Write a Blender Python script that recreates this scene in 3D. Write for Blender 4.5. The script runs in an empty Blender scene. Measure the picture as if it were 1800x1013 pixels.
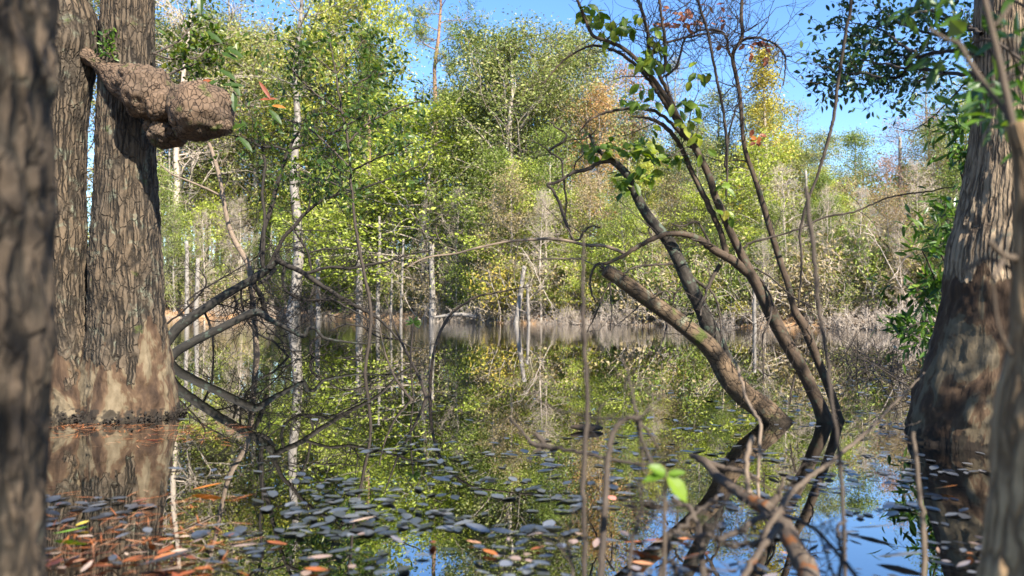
import bpy, math, random
import numpy as np
from mathutils import noise as mnoise, Vector

# ------------------------------------------------------------------ camera, sky, sun, exposure
scene = bpy.context.scene
COL = scene.collection
F_PX, HZ, CAM_H = 1400.0, 538.0, 0.80
PITCH = math.atan((HZ - 506.5) / F_PX)
cam_d = bpy.data.cameras.new("camera")
cam = bpy.data.objects.new("camera", cam_d)
COL.objects.link(cam)
cam.location = (0, 0, CAM_H)
cam.rotation_euler = (math.pi / 2 + PITCH, 0, 0)
cam_d.sensor_width = 36.0
cam_d.lens = 36.0 * F_PX / 1800.0
cam_d.clip_start, cam_d.clip_end = 0.05, 2000
cam_d.dof.use_dof = True
cam_d.dof.focus_distance = 9.0
cam_d.dof.aperture_fstop = 2.3
scene.camera = cam

SUN_ELEV, SUN_AZ = math.radians(40), math.radians(147)      # azimuth clockwise from +Y: behind the viewer, to the right
w = bpy.data.worlds.new("World")
scene.world = w
w.use_nodes = True
wn = w.node_tree
sky = wn.nodes.new("ShaderNodeTexSky")
sky.sky_type = 'NISHITA'
sky.sun_disc = False
sky.sun_elevation, sky.sun_rotation = SUN_ELEV, SUN_AZ
sky.air_density, sky.dust_density, sky.ozone_density = 1.0, 0.2, 3.0
hs_sky = wn.nodes.new("ShaderNodeHueSaturation")          # a polarised, clear autumn sky: a little more azure
hs_sky.inputs["Hue"].default_value = 0.507
hs_sky.inputs["Saturation"].default_value = 1.2
wn.links.new(sky.outputs[0], hs_sky.inputs["Color"])
bg = wn.nodes["Background"]
wn.links.new(hs_sky.outputs[0], bg.inputs[0])
bg.inputs[1].default_value = 0.097
sd = bpy.data.lights.new("sun", 'SUN')
sd.energy, sd.angle, sd.color = 5.0, math.radians(0.5), (1.0, 0.93, 0.82)
sun = bpy.data.objects.new("sun", sd)
COL.objects.link(sun)
to_sun = Vector((math.sin(SUN_AZ) * math.cos(SUN_ELEV), math.cos(SUN_AZ) * math.cos(SUN_ELEV), math.sin(SUN_ELEV)))
sun.rotation_euler = to_sun.to_track_quat('Z', 'Y').to_euler()
sun.location = (20, -30, 30)
vs = scene.view_settings
vs.view_transform, vs.look, vs.exposure, vs.gamma = 'Standard', 'None', 1.75, 1.0
scene.render.engine = 'CYCLES'
scene.cycles.max_bounces = 8
scene.cycles.transparent_max_bounces = 10
scene.cycles.glossy_bounces = 4
scene.cycles.diffuse_bounces = 3
scene.cycles.transmission_bounces = 4
scene.cycles.caustics_reflective = False
scene.cycles.caustics_refractive = False

# ------------------------------------------------------------------ small helpers
CP, SP = math.cos(PITCH), math.sin(PITCH)


def P(px, py, d):
    """Point at forward distance d (metres along +Y) seen at photo pixel px, py."""
    a, b = (px - 900.0) / F_PX, -(py - 506.5) / F_PX
    dx, dy, dz = a, CP - b * SP, SP + b * CP
    k = d / dy
    return np.array((dx * k, d, CAM_H + dz * k))


def wdist(py):
    """Distance of the water surface at photo row py."""
    return CAM_H * F_PX / (py - HZ)


def fbm(x, y, z, o=3):
    return mnoise.fractal((x, y, z), 1.0, 2.0, o)


class MB:
    def __init__(self):
        self.V, self.A, self.B, self.Q, self.T, self.n = [], [], [], [], [], 0

    def add(self, V, Q=None, T=None, v=0.5, bc=None):
        V = np.asarray(V, float)
        m = len(V)
        self.V.append(V)
        self.A.append(np.broadcast_to(np.asarray(v, float), (m,)).copy())
        self.B.append(V.copy() if bc is None else np.asarray(bc, float))
        if Q is not None and len(Q):
            self.Q.append(np.asarray(Q, int) + self.n)
        if T is not None and len(T):
            self.T.append(np.asarray(T, int) + self.n)
        self.n += m

    def tube(self, pts, rad, n=6, v=0.5, rfun=None, capend=True, s0=0.0):
        pts = np.asarray(pts, float)
        m = len(pts)
        rad = np.broadcast_to(np.asarray(rad, float), (m,))
        tan = np.gradient(pts, axis=0)
        tan /= np.linalg.norm(tan, axis=1)[:, None] + 1e-12
        N = np.zeros((m, 3))
        ref = np.array((0, -1.0, 0)) if abs(tan[0][1]) < 0.8 else np.array((1.0, 0, 0))
        u = ref - tan[0] * ref.dot(tan[0])
        u /= np.linalg.norm(u)
        for i in range(m):
            u = u - tan[i] * u.dot(tan[i])
            u /= np.linalg.norm(u) + 1e-12
            N[i] = u
        Bn = np.cross(tan, N)
        th = np.arange(n) * 2 * math.pi / n
        c, s = np.cos(th), np.sin(th)
        seg = np.r_[0, np.cumsum(np.linalg.norm(np.diff(pts, axis=0), axis=1))] + s0
        R = rad[:, None] * np.ones((1, n))
        if rfun is not None:
            R = R * rfun(seg, th)
        V = pts[:, None, :] + R[:, :, None] * (c[None, :, None] * N[:, None, :] + s[None, :, None] * Bn[:, None, :])
        rm = np.maximum(rad, rad.max() * 0.55)[:, None]
        bc = np.stack([rm * c[None], rm * s[None], seg[:, None] * np.ones((1, n))], -1)
        V, bc = V.reshape(-1, 3), bc.reshape(-1, 3)
        i = np.arange(m - 1)[:, None] * n
        j = np.arange(n)[None, :]
        j2 = (j + 1) % n
        Q = np.stack([i + j, i + j2, i + n + j2, i + n + j], -1).reshape(-1, 4)
        T = None
        if capend:
            V = np.vstack([V, pts[-1] + tan[-1] * rad[-1] * 0.3])
            bc = np.vstack([bc, [0, 0, seg[-1]]])
            k = m * n
            b = (m - 1) * n
            T = [(b + a, b + (a + 1) % n, k) for a in range(n)]
        self.add(V, Q, T, v, bc)

    def leaves(self, C, D, Nn, L, W, vals, hero=False, curl=0.15, fold=0.25):
        C, D, Nn = (np.asarray(a, float) for a in (C, D, Nn))
        k = len(C)
        if k == 0:
            return
        D = D / (np.linalg.norm(D, axis=1)[:, None] + 1e-9)
        S = np.cross(D, Nn)
        S /= np.linalg.norm(S, axis=1)[:, None] + 1e-9
        U = np.cross(S, D)
        L = np.broadcast_to(np.asarray(L, float), (k,))[:, None, None]
        W = np.broadcast_to(np.asarray(W, float), (k,))[:, None, None]
        if hero:
            t = np.repeat([0, .2, .5, .78, 1.0], 3)
            wd = np.repeat([.03, .66, 1.0, .66, 0.0], 3) * np.tile([-1, 0, 1], 5)
            q = [(3 * a + b, 3 * a + b + 1, 3 * a + b + 4, 3 * a + b + 3) for a in range(4) for b in range(2)]
        else:
            t = np.array([0, .45, 1, .45])
            wd = np.array([0, -1.0, 0, 1.0])
            q = [(0, 1, 2, 3)]
        nv = len(t)
        up = fold * np.abs(wd)
        X = t[None, :, None] * L
        Y = wd[None, :, None] * W * .5
        Z = up[None, :, None] * W * .5 - curl * (t ** 2)[None, :, None] * L
        V = C[:, None, :] + X * D[:, None, :] + Y * S[:, None, :] + Z * U[:, None, :]
        Q = (np.asarray(q)[None] + (np.arange(k) * nv)[:, None, None]).reshape(-1, 4)
        self.add(V.reshape(-1, 3), Q, None, np.repeat(vals, nv))

    def build(self, name, mat, parent=None, smooth=True, link=True):
        me = bpy.data.meshes.new(name)
        V = np.vstack(self.V)
        Q = np.vstack(self.Q) if self.Q else np.zeros((0, 4), int)
        T = np.vstack(self.T) if self.T else np.zeros((0, 3), int)
        me.vertices.add(len(V))
        me.vertices.foreach_set("co", V.astype(np.float32).ravel())
        nl = Q.size + T.size
        me.loops.add(nl)
        me.loops.foreach_set("vertex_index", np.r_[Q.ravel(), T.ravel()].astype(np.int32))
        me.polygons.add(len(Q) + len(T))
        st = np.r_[np.arange(len(Q)) * 4, Q.size + np.arange(len(T)) * 3].astype(np.int32)
        me.polygons.foreach_set("loop_start", st)
        me.update(calc_edges=True)
        a = me.attributes.new("v", 'FLOAT', 'POINT')
        a.data.foreach_set("value", np.concatenate(self.A).astype(np.float32))
        b = me.attributes.new("bc", 'FLOAT_VECTOR', 'POINT')
        b.data.foreach_set("vector", np.vstack(self.B).astype(np.float32).ravel())
        me.polygons.foreach_set("use_smooth", np.full(len(me.polygons), smooth, bool))
        me.materials.append(mat)
        me.validate()
        o = bpy.data.objects.new(name, me)
        if link:
            COL.objects.link(o)
        if parent is not None:
            o.parent = parent
        return o


def tag(o, label=None, cat=None, group=None, kind=None):
    for k, x in (("label", label), ("category", cat), ("group", group), ("kind", kind)):
        if x:
            o[k] = x
    return o


def empty(name, label, cat, loc=(0, 0, 0), group=None):
    o = bpy.data.objects.new(name, None)
    COL.objects.link(o)
    o.location = [float(c) for c in loc]
    o.empty_display_size = 0.2
    return tag(o, label, cat, group)


def part(mb, name, mat, root, smooth=True):
    """A part given in world coordinates, hung on its thing's base."""
    o = mb.build(name, mat, root, smooth)
    o.location = [-c for c in root.location]
    return o


def spline(pts, k=6):
    pts = np.asarray(pts, float)
    if len(pts) < 3:
        t = np.linspace(0, 1, k + 1)[:, None]
        return pts[0] * (1 - t) + pts[-1] * t
    E = np.vstack([2 * pts[0] - pts[1], pts, 2 * pts[-1] - pts[-2]])
    out = []
    for i in range(len(pts) - 1):
        p0, p1, p2, p3 = E[i:i + 4]
        for t in np.arange(k) / k:
            out.append(.5 * (2 * p1 + (p2 - p0) * t + (2 * p0 - 5 * p1 + 4 * p2 - p3) * t * t + (3 * p1 - p0 - 3 * p2 + p3) * t ** 3))
    out.append(pts[-1])
    return np.array(out)


def trace(seq, d0, d1=None, k=5, w0=None, w1=None, jit=0.0, seed=0):
    """Photo-pixel polyline [(x, y[, width])] at forward distances d0..d1 -> smooth world path and radii."""
    d1 = d0 if d1 is None else d1
    m = len(seq)
    rng = np.random.RandomState(seed + m * 7 + int(abs(seq[0][0])))
    xy = np.array([s[:2] for s in seq], float)
    sl = np.r_[0, np.cumsum(np.linalg.norm(np.diff(xy, axis=0), axis=1))]
    sl /= sl[-1]
    ds = d0 + (d1 - d0) * sl
    if len(seq[0]) > 2 and w0 is None:
        xs = [i for i in range(m) if len(seq[i]) > 2]
        ws = np.interp(sl, sl[xs], [seq[i][2] for i in xs])
    else:
        ws = w0 + ((w1 if w1 is not None else w0) - w0) * sl
    pts = [P(s[0], s[1], d) for s, d in zip(seq, ds)]
    q = spline(np.column_stack([pts, ws * .5 * ds / F_PX]), k)
    pp, rr = q[:, :3], np.maximum(q[:, 3], 0.0008)
    if jit:
        pp = pp + rng.normal(0, jit, pp.shape) * np.r_[0, np.ones(len(pp) - 2), 0][:, None]
    return pp, rr


def unit(v):
    return v / (np.linalg.norm(v) + 1e-9)


def crooked(rng, p, d, L, m=5, bend=0.35, lift=0.0):
    pts = [np.array(p, float)]
    d = unit(np.array(d, float))
    for _ in range(m):
        d = unit(d + rng.normal(0, bend, 3) + np.array((0, 0, lift)))
        pts.append(pts[-1] + d * L / m)
    return np.array(pts)


def twigs(mb, path, rad, n, Lr, rng, t0=0.2, levels=2, spread=0.9, lift=0.05, thin=0.45, ends=None, tmin=0.0012, sides=4):
    """Side twigs along a limb, forking again; the tips are collected in ends."""
    m = len(path)
    for _ in range(n):
        i = int((t0 + (1 - t0) * rng.rand()) * (m - 1))
        i = min(max(i, 1), m - 2)
        d = unit(path[i + 1] - path[i - 1])
        s = rng.normal(0, 1, 3)
        s -= d * s.dot(d)
        s[1] *= 0.6
        dd = unit(d * 0.6 + unit(s) * spread)
        L = Lr[0] + (Lr[1] - Lr[0]) * rng.rand()
        q = crooked(rng, path[i], dd, L, 6, 0.24, lift)
        r0 = max(min(rad[i] * thin, L * 0.012), tmin * 1.3)
        rr = np.linspace(r0, tmin, len(q))
        mb.tube(q, rr, sides, rng.rand())
        if ends is not None:
            ends += [(q[-1], q[-1] - q[-2]), (q[3], q[4] - q[3])]
        if levels > 1:
            twigs(mb, q, rr, 3, (L * .25, L * .6), rng, 0.3, levels - 1, spread, lift, 0.7, ends, tmin, 3)


def scatter_leaves(mb, ends, rng, per, L, W, spread=0.05, hero=True, nz=0.6, droop=0.2, vlo=0.0, vhi=1.0, curl=0.15):
    C, D, N = [], [], []
    for p, d in ends:
        for _ in range(rng.randint(max(1, per - 1), per + 2)):
            s = rng.normal(0, 1, 3)
            dd = unit(unit(np.array(d)) * 0.7 + s * 0.7 + np.array((0, 0, -droop)))
            C.append(p + rng.normal(0, spread, 3))
            D.append(dd)
            N.append(unit(np.array((0, 0, nz)) + rng.normal(0, 0.45, 3)))
    k = len(C)
    if k:
        sz = rng.uniform(.7, 1.25, k)
        mb.leaves(C, D, N, L * sz, W * sz * rng.uniform(.85, 1.15, k), rng.uniform(vlo, vhi, k), hero, curl)


# ------------------------------------------------------------------ materials
def nt(name):
    m = bpy.data.materials.new(name)
    m.use_nodes = True
    t = m.node_tree
    t.nodes.clear()
    out = t.nodes.new("ShaderNodeOutputMaterial")
    return m, t, out


def N(t, typ, **kw):
    n = t.nodes.new("ShaderNode" + typ)
    for k, x in kw.items():
        if k.startswith("i_"):
            n.inputs[k[2:].replace("_", " ")].default_value = x
        else:
            setattr(n, k, x)
    return n


def ramp(t, fac, stops, interp='LINEAR'):
    r = t.nodes.new("ShaderNodeValToRGB")
    r.color_ramp.interpolation = interp
    e = r.color_ramp.elements
    while len(e) < len(stops):
        e.new(0.5)
    for el, (p, c) in zip(e, stops):
        el.position = p
        el.color = (*c, 1) if len(c) == 3 else c
    t.links.new(fac, r.inputs[0])
    return r.outputs[0]


def math_n(t, op, a, b=None, clamp=False):
    n = t.nodes.new("ShaderNodeMath")
    n.operation = op
    n.use_clamp = clamp
    for i, x in enumerate((a, b)):
        if x is None:
            continue
        if isinstance(x, (int, float)):
            n.inputs[i].default_value = x
        else:
            t.links.new(x, n.inputs[i])
    return n.outputs[0]


def mix(t, fac, a, b, blend='MIX'):
    n = t.nodes.new("ShaderNodeMix")
    n.data_type = 'RGBA'
    n.blend_type = blend
    for s, x in ((n.inputs[0], fac), (n.inputs[6], a), (n.inputs[7], b)):
        if isinstance(x, (int, float)):
            s.default_value = x
        elif isinstance(x, tuple):
            s.default_value = (*x, 1)
        else:
            t.links.new(x, s)
    return n.outputs[2]


def noise_t(t, vec, scale, detail=3.0, rough=0.55, dist=0.0):
    n = N(t, "TexNoise")
    n.inputs["Scale"].default_value = scale
    n.inputs["Detail"].default_value = detail
    n.inputs["Roughness"].default_value = rough
    n.inputs["Distortion"].default_value = dist
    if vec is not None:
        t.links.new(vec, n.inputs["Vector"])
    return n.outputs[0], n.outputs[1]


def mapped(t, vec, scale):
    m = N(t, "Mapping")
    m.inputs["Scale"].default_value = scale
    t.links.new(vec, m.inputs["Vector"])
    return m.outputs[0]


def leaf_mat(name, stops, trans=0.35, rough=0.45, spec=0.35, objvar=0.12, clump=True):
    m, t, out = nt(name)
    at = N(t, "Attribute", attribute_name="v")
    oi = N(t, "ObjectInfo")
    f = math_n(t, 'ADD', at.outputs["Fac"], math_n(t, 'MULTIPLY', math_n(t, 'SUBTRACT', oi.outputs["Random"], 0.5), objvar * 2), True)
    col = ramp(t, f, stops)
    p = N(t, "BsdfPrincipled")
    p.inputs["Roughness"].default_value = rough
    p.inputs["Specular IOR Level"].default_value = spec
    t.links.new(col, p.inputs["Base Color"])
    tr = N(t, "BsdfTranslucent")
    hs = N(t, "HueSaturation")
    hs.inputs["Saturation"].default_value = 1.1
    hs.inputs["Value"].default_value = 1.15
    t.links.new(col, hs.inputs["Color"])
    t.links.new(hs.outputs[0], tr.inputs["Color"])
    mx = N(t, "MixShader")
    mx.inputs[0].default_value = trans
    t.links.new(p.outputs[0], mx.inputs[1])
    t.links.new(tr.outputs[0], mx.inputs[2])
    t.links.new(mx.outputs[0], out.inputs[0])
    return m


def bark_mat(name, ridge, ridge2, crack, scale=26.0, zs=0.3, base_h=None, lichen=0.0, moss=0.0, bump=0.012, crackw=0.16, tongue=0.3, cross=False):
    m, t, out = nt(name)
    at = N(t, "Attribute", attribute_name="bc")
    geo = N(t, "NewGeometry")
    bc = at.outputs["Vector"]
    _, nc = noise_t(t, bc, 9.0, 3)
    add = N(t, "VectorMath", operation='MULTIPLY_ADD')
    t.links.new(nc, add.inputs[0])
    add.inputs[1].default_value = (0.04, 0.04, 0.10)
    t.links.new(bc, add.inputs[2])
    v1 = N(t, "TexVoronoi", feature='DISTANCE_TO_EDGE')
    v1.inputs["Scale"].default_value = scale
    t.links.new(mapped(t, add.outputs[0], (1, 1, zs)), v1.inputs["Vector"])
    pl = N(t, "MapRange", interpolation_type='SMOOTHSTEP')
    pl.inputs[1].default_value, pl.inputs[2].default_value = 0.0, crackw
    t.links.new(v1.outputs["Distance"], pl.inputs[0])
    nk, _ = noise_t(t, mapped(t, bc, (1, 1, 0.5)), 13.0, 3)
    keepc = ramp(t, nk, [(0.36, (.3, .3, .3)), (0.55, (1, 1, 1))])
    plate = math_n(t, 'SUBTRACT', 1.0, math_n(t, 'MULTIPLY', math_n(t, 'SUBTRACT', 1.0, pl.outputs[0]), keepc))
    if cross:
        v2 = N(t, "TexVoronoi", feature='DISTANCE_TO_EDGE')
        v2.inputs["Scale"].default_value = scale * 0.8
        t.links.new(mapped(t, add.outputs[0], (1, 1, 0.36)), v2.inputs["Vector"])
        p2 = N(t, "MapRange", interpolation_type='SMOOTHSTEP')
        p2.inputs[1].default_value, p2.inputs[2].default_value, p2.inputs[3].default_value = 0.0, 0.07, 0.45
        t.links.new(v2.outputs["Distance"], p2.inputs[0])
        plate = math_n(t, 'MULTIPLY', plate, p2.outputs[0])
    n1, _ = noise_t(t, mapped(t, bc, (1, 1, 0.45)), 42.0, 5, 0.65)
    n2, _ = noise_t(t, bc, 3.2, 3)
    body = mix(t, ramp(t, n2, [(0.35, (0, 0, 0)), (0.65, (1, 1, 1))]), ridge, ridge2)
    body = mix(t, 0.75, body, ramp(t, n1, [(0.25, (.35, .35, .35)), (0.75, (1.0, 1.0, 1.0))]), 'MULTIPLY')
    col = mix(t, plate, crack, body)
    hgt = math_n(t, 'ADD', math_n(t, 'MULTIPLY', plate, 0.9), math_n(t, 'MULTIPLY', n1, 0.55))
    if lichen > 0:
        l1, _ = noise_t(t, bc, 7.0, 8, 0.72, 0.5)
        lm = ramp(t, l1, [(0.64 - lichen * 0.3, (0, 0, 0)), (0.76 - lichen * 0.3, (1, 1, 1))])
        l2, _ = noise_t(t, bc, 60, 3)
        lcol = mix(t, l2, (0.10, 0.125, 0.085), (0.22, 0.25, 0.185))
        col = mix(t, math_n(t, 'MULTIPLY', lm, math_n(t, 'MULTIPLY', plate, 0.8)), col, lcol)
    if moss > 0:
        q1, _ = noise_t(t, bc, 8.0, 4)
        mm = ramp(t, q1, [(0.7 - moss * 0.3, (0, 0, 0)), (0.8 - moss * 0.3, (1, 1, 1))])
        col = mix(t, math_n(t, 'MULTIPLY', mm, 0.8), col, (0.055, 0.075, 0.012))
    sep = N(t, "SeparateXYZ")
    t.links.new(geo.outputs["Position"], sep.inputs[0])
    z = sep.outputs["Z"]
    if base_h:
        nb, _ = noise_t(t, mapped(t, bc, (1, 1, 0.35)), 5.0, 4, 0.6)
        lim = math_n(t, 'ADD', math_n(t, 'MULTIPLY', math_n(t, 'SUBTRACT', nb, 0.5), tongue * 3.2), base_h)
        msk = N(t, "MapRange")
        msk.inputs[1].default_value, msk.inputs[2].default_value = -0.012, 0.012
        t.links.new(math_n(t, 'SUBTRACT', lim, z), msk.inputs[0])
        wm = msk.outputs[0]
        wv, _ = noise_t(t, mapped(t, bc, (1, 1, 0.42)), 6.5, 4, 0.6, 0.8)
        wf, _ = noise_t(t, mapped(t, bc, (1, 1, 0.25)), 45.0, 5, 0.6, 0.3)
        wood = ramp(t, wv, [(0.30, (0.026, 0.015, 0.009)), (0.43, (0.060, 0.036, 0.021)), (0.50, (0.096, 0.060, 0.034)), (0.525, (0.130, 0.099, 0.060)), (0.68, (0.17, 0.134, 0.086))])
        wood = mix(t, 0.6, wood, ramp(t, wf, [(0.3, (.5, .47, .42)), (0.7, (1, 1, 1))]), 'MULTIPLY')
        col = mix(t, wm, col, wood)
        wh = math_n(t, 'ADD', math_n(t, 'MULTIPLY', wf, 0.35), math_n(t, 'MULTIPLY', wv, 1.2))
        hm = N(t, "Mix")
        t.links.new(wm, hm.inputs[0])
        t.links.new(hgt, hm.inputs[2])
        t.links.new(wh, hm.inputs[3])
        hgt = hm.outputs[0]
    # wet dark tide mark at the water
    nw, _ = noise_t(t, bc, 22, 3)
    wet = N(t, "MapRange")
    wet.inputs[1].default_value, wet.inputs[2].default_value = 0.075, 0.045
    t.links.new(math_n(t, 'SUBTRACT', z, math_n(t, 'MULTIPLY', math_n(t, 'SUBTRACT', nw, 0.5), 0.34)), wet.inputs[0])
    col = mix(t, math_n(t, 'MULTIPLY', wet.outputs[0], 0.85), col, (0.014, 0.011, 0.008))
    p = N(t, "BsdfPrincipled")
    p.inputs["Roughness"].default_value = 0.85
    p.inputs["Specular IOR Level"].default_value = 0.25
    t.links.new(col, p.inputs["Base Color"])
    b = N(t, "Bump")
    b.inputs["Strength"].default_value = 1.0
    b.inputs["Distance"].default_value = bump
    t.links.new(hgt, b.inputs["Height"])
    t.links.new(b.outputs[0], p.inputs["Normal"])
    t.links.new(p.outputs[0], out.inputs[0])
    return m


def stem_mat(name, a, b, lich=None, scale=30.0, amount=0.5):
    m, t, out = nt(name)
    at = N(t, "Attribute", attribute_name="bc")
    n1, _ = noise_t(t, mapped(t, at.outputs["Vector"], (1, 1, 0.4)), scale, 4, 0.6)
    col = ramp(t, n1, [(0.3, a), (0.7, b)])
    if lich:
        n2, _ = noise_t(t, at.outputs["Vector"], scale * .45, 4, 0.6)
        col = mix(t, ramp(t, n2, [(0.62 - .2 * amount, (0, 0, 0)), (0.68 - .2 * amount, (1, 1, 1))]), col, lich)
    p = N(t, "BsdfPrincipled")
    p.inputs["Roughness"].default_value = 0.85
    p.inputs["Specular IOR Level"].default_value = 0.25
    t.links.new(col, p.inputs["Base Color"])
    bp = N(t, "Bump")
    bp.inputs["Distance"].default_value = 0.004
    t.links.new(n1, bp.inputs["Height"])
    t.links.new(bp.outputs[0], p.inputs["Normal"])
    t.links.new(p.outputs[0], out.inputs[0])
    return m


M = {}
M['bark'] = bark_mat("tupelo bark", (0.135, 0.096, 0.060), (0.095, 0.074, 0.052), (0.012, 0.009, 0.006), 26, 0.10, 0.53, 0.30, 0.12, 0.020, 0.20, 0.55, True)
M['bark_right'] = bark_mat("ridged grey bark", (0.40, 0.295, 0.19), (0.31, 0.23, 0.15), (0.06, 0.042, 0.028), 30, 0.085, 0.98, 0.2, 0.1, 0.014, 0.22, 0.2)
M['bark_near'] = bark_mat("rough bark darkened for shade", (0.12, 0.085, 0.055), (0.065, 0.049, 0.035), (0.012, 0.010, 0.007), 30, 0.10, None, 0.15, 0.1, 0.014, 0.25, 0.3, True)  # albedo lowered: the shade on the near trunk is in this colour
M['bark_tan'] = bark_mat("tan furrowed bark", (0.58, 0.38, 0.20), (0.44, 0.29, 0.155), (0.12, 0.075, 0.04), 38, 0.12, None, 0.0, 0.0, 0.009, 0.25)
M['burl'] = bark_mat("burl bark", (0.175, 0.114, 0.072), (0.105, 0.074, 0.050), (0.030, 0.020, 0.013), 32, 0.7, None, 0.12, 0.42, 0.011, 0.10)
M['log'] = bark_mat("log bark", (0.21, 0.138, 0.08), (0.095, 0.07, 0.045), (0.03, 0.021, 0.014), 40, 0.35, None, 0.25, 0.4, 0.006, 0.08)  # bark darkened to stand in for shade on the log; moss is its own
M['lichen_stem'] = stem_mat("grey lichened stem", (0.020, 0.017, 0.013), (0.055, 0.046, 0.037), (0.085, 0.105, 0.075), 45, 0.3)
M['dark_limb'] = stem_mat("limb darkened for shade", (0.010, 0.009, 0.007), (0.030, 0.026, 0.021), (0.045, 0.056, 0.042), 25, 0.25)  # shade over the fallen limbs is put into this dark colour
M['dark_twig'] = stem_mat("shade darkened twig and dark debris", (0.012, 0.010, 0.008), (0.034, 0.027, 0.021), None, 40)  # fallen tree's twigs: shade put into the colour; debris is dark itself
M['stem'] = stem_mat("brown smooth stem", (0.034, 0.024, 0.016), (0.090, 0.062, 0.042), (0.065, 0.068, 0.045), 40, 0.25)
M['twig'] = stem_mat("dark twig", (0.030, 0.023, 0.018), (0.075, 0.058, 0.045), None, 60)
M['pale_twig'] = stem_mat("pale twig", (0.11, 0.082, 0.058), (0.22, 0.165, 0.118), None, 40)
M['dead_wood'] = stem_mat("weathered grey dead wood", (0.045, 0.034, 0.025), (0.115, 0.086, 0.061), (0.09, 0.095, 0.08), 30, 0.2)
M['rust_wood'] = stem_mat("dead wood with rusty bark", (0.045, 0.034, 0.026), (0.115, 0.086, 0.062), (0.13, 0.05, 0.016), 22, 0.5)
M['far_bark'] = stem_mat("grey brown trunk", (0.17, 0.14, 0.11), (0.36, 0.30, 0.24), (0.38, 0.36, 0.31), 7, 0.5)
M['pale_bark'] = stem_mat("pale mottled trunk", (0.12, 0.105, 0.09), (0.29, 0.26, 0.225), (0.08, 0.07, 0.058), 9, 0.4)
M['pine_bark'] = stem_mat("pine trunk", (0.14, 0.085, 0.055), (0.33, 0.21, 0.14), None, 8)
M['brush'] = stem_mat("bare pale brush", (0.29, 0.24, 0.19), (0.45, 0.38, 0.31), None, 12)

M['lf_yellow'] = leaf_mat("yellow green leaves", [(0, (0.20, 0.25, 0.04)), (.45, (0.40, 0.45, 0.07)), (.85, (0.57, 0.54, 0.11)), (1, (0.58, 0.46, 0.10))])
M['lf_lime'] = leaf_mat("lime leaves", [(0, (0.09, 0.125, 0.016)), (.5, (0.37, 0.44, 0.06)), (1, (0.54, 0.57, 0.12))])
M['lf_olive'] = leaf_mat("olive leaves", [(0, (0.07, 0.09, 0.022)), (.45, (0.24, 0.29, 0.075)), (.8, (0.41, 0.40, 0.14)), (1, (0.46, 0.36, 0.17))])
M['lf_green'] = leaf_mat("green leaves", [(0, (0.045, 0.08, 0.015)), (.5, (0.185, 0.25, 0.045)), (1, (0.36, 0.40, 0.10))])
M['lf_dark'] = leaf_mat("dark evergreen leaves", [(0, (0.045, 0.075, 0.018)), (.6, (0.11, 0.155, 0.035)), (1, (0.23, 0.26, 0.07))], 0.25, 0.35, 0.5)
M['lf_orange'] = leaf_mat("orange leaves", [(0, (0.25, 0.20, 0.07)), (.4, (0.42, 0.29, 0.11)), (.8, (0.50, 0.29, 0.13)), (1, (0.45, 0.19, 0.09))])
M['lf_gold'] = leaf_mat("golden leaves", [(0, (0.20, 0.21, 0.04)), (.5, (0.42, 0.37, 0.06)), (1, (0.55, 0.39, 0.08))])
M['lf_pink'] = leaf_mat("pinkish tan leaves", [(0, (0.23, 0.17, 0.07)), (.5, (0.42, 0.25, 0.14)), (1, (0.48, 0.22, 0.17))])
M['lf_tan'] = leaf_mat("dry tan leaves", [(0, (0.24, 0.19, 0.08)), (.5, (0.36, 0.28, 0.13)), (1, (0.50, 0.41, 0.23))])
M['needles'] = leaf_mat("pine needles", [(0, (0.05, 0.10, 0.018)), (.7, (0.16, 0.23, 0.035)), (1, (0.38, 0.28, 0.05))], 0.2)
M['hero_leaf'] = leaf_mat("broad green leaves", [(0, (0.025, 0.055, 0.008)), (.7, (0.065, 0.115, 0.013)), (.93, (0.16, 0.18, 0.02)), (1, (0.28, 0.18, 0.03))], 0.4, 0.4, 0.45)  # leaf greens darkened, with their shade in the colour
M['broad_leaf'] = leaf_mat("broad leaves painted lit", [(0, (0.06, 0.12, 0.014)), (.6, (0.14, 0.22, 0.02)), (.93, (0.28, 0.31, 0.03)), (1, (0.36, 0.22, 0.04))], 0.45, 0.4, 0.4)  # brighter copy of hero_leaf, backlight painted into the greens
M['red_leaf'] = leaf_mat("red brown leaves", [(0, (0.16, 0.04, 0.025)), (.6, (0.28, 0.085, 0.04)), (1, (0.45, 0.17, 0.03))], 0.4)
M['sprout_leaf'] = leaf_mat("fresh green leaves", [(0, (0.10, 0.20, 0.015)), (1, (0.20, 0.30, 0.03))], 0.5)
M['holly_leaf'] = leaf_mat("dark small leaves", [(0, (0.018, 0.05, 0.018)), (.8, (0.045, 0.10, 0.025)), (1, (0.12, 0.16, 0.03))], 0.25, 0.35, 0.5)
M['bay_leaf'] = leaf_mat("bay leaves", [(0, (0.03, 0.075, 0.012)), (.7, (0.085, 0.17, 0.02)), (1, (0.20, 0.28, 0.04))], 0.4, 0.35, 0.5)
M['float_leaf'] = leaf_mat("wet floating leaves", [(0, (0.018, 0.020, 0.023)), (.6, (0.065, 0.072, 0.083)), (.92, (0.13, 0.135, 0.145)), (1, (0.25, 0.17, 0.13))], 0.0, 0.3, 1.0, 0.3)  # bluish lean puts the sky's reflection into the leaf colour
M['float_warm'] = leaf_mat("fallen warm leaves", [(0, (0.20, 0.055, 0.02)), (.4, (0.42, 0.13, 0.03)), (.7, (0.45, 0.25, 0.14)), (1, (0.50, 0.36, 0.26))], 0.1, 0.45, 0.5, 0.5)
M['float_orange'] = leaf_mat("orange fallen leaf", [(0, (0.62, 0.17, 0.02)), (1, (0.70, 0.24, 0.03))], 0.15)
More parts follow.
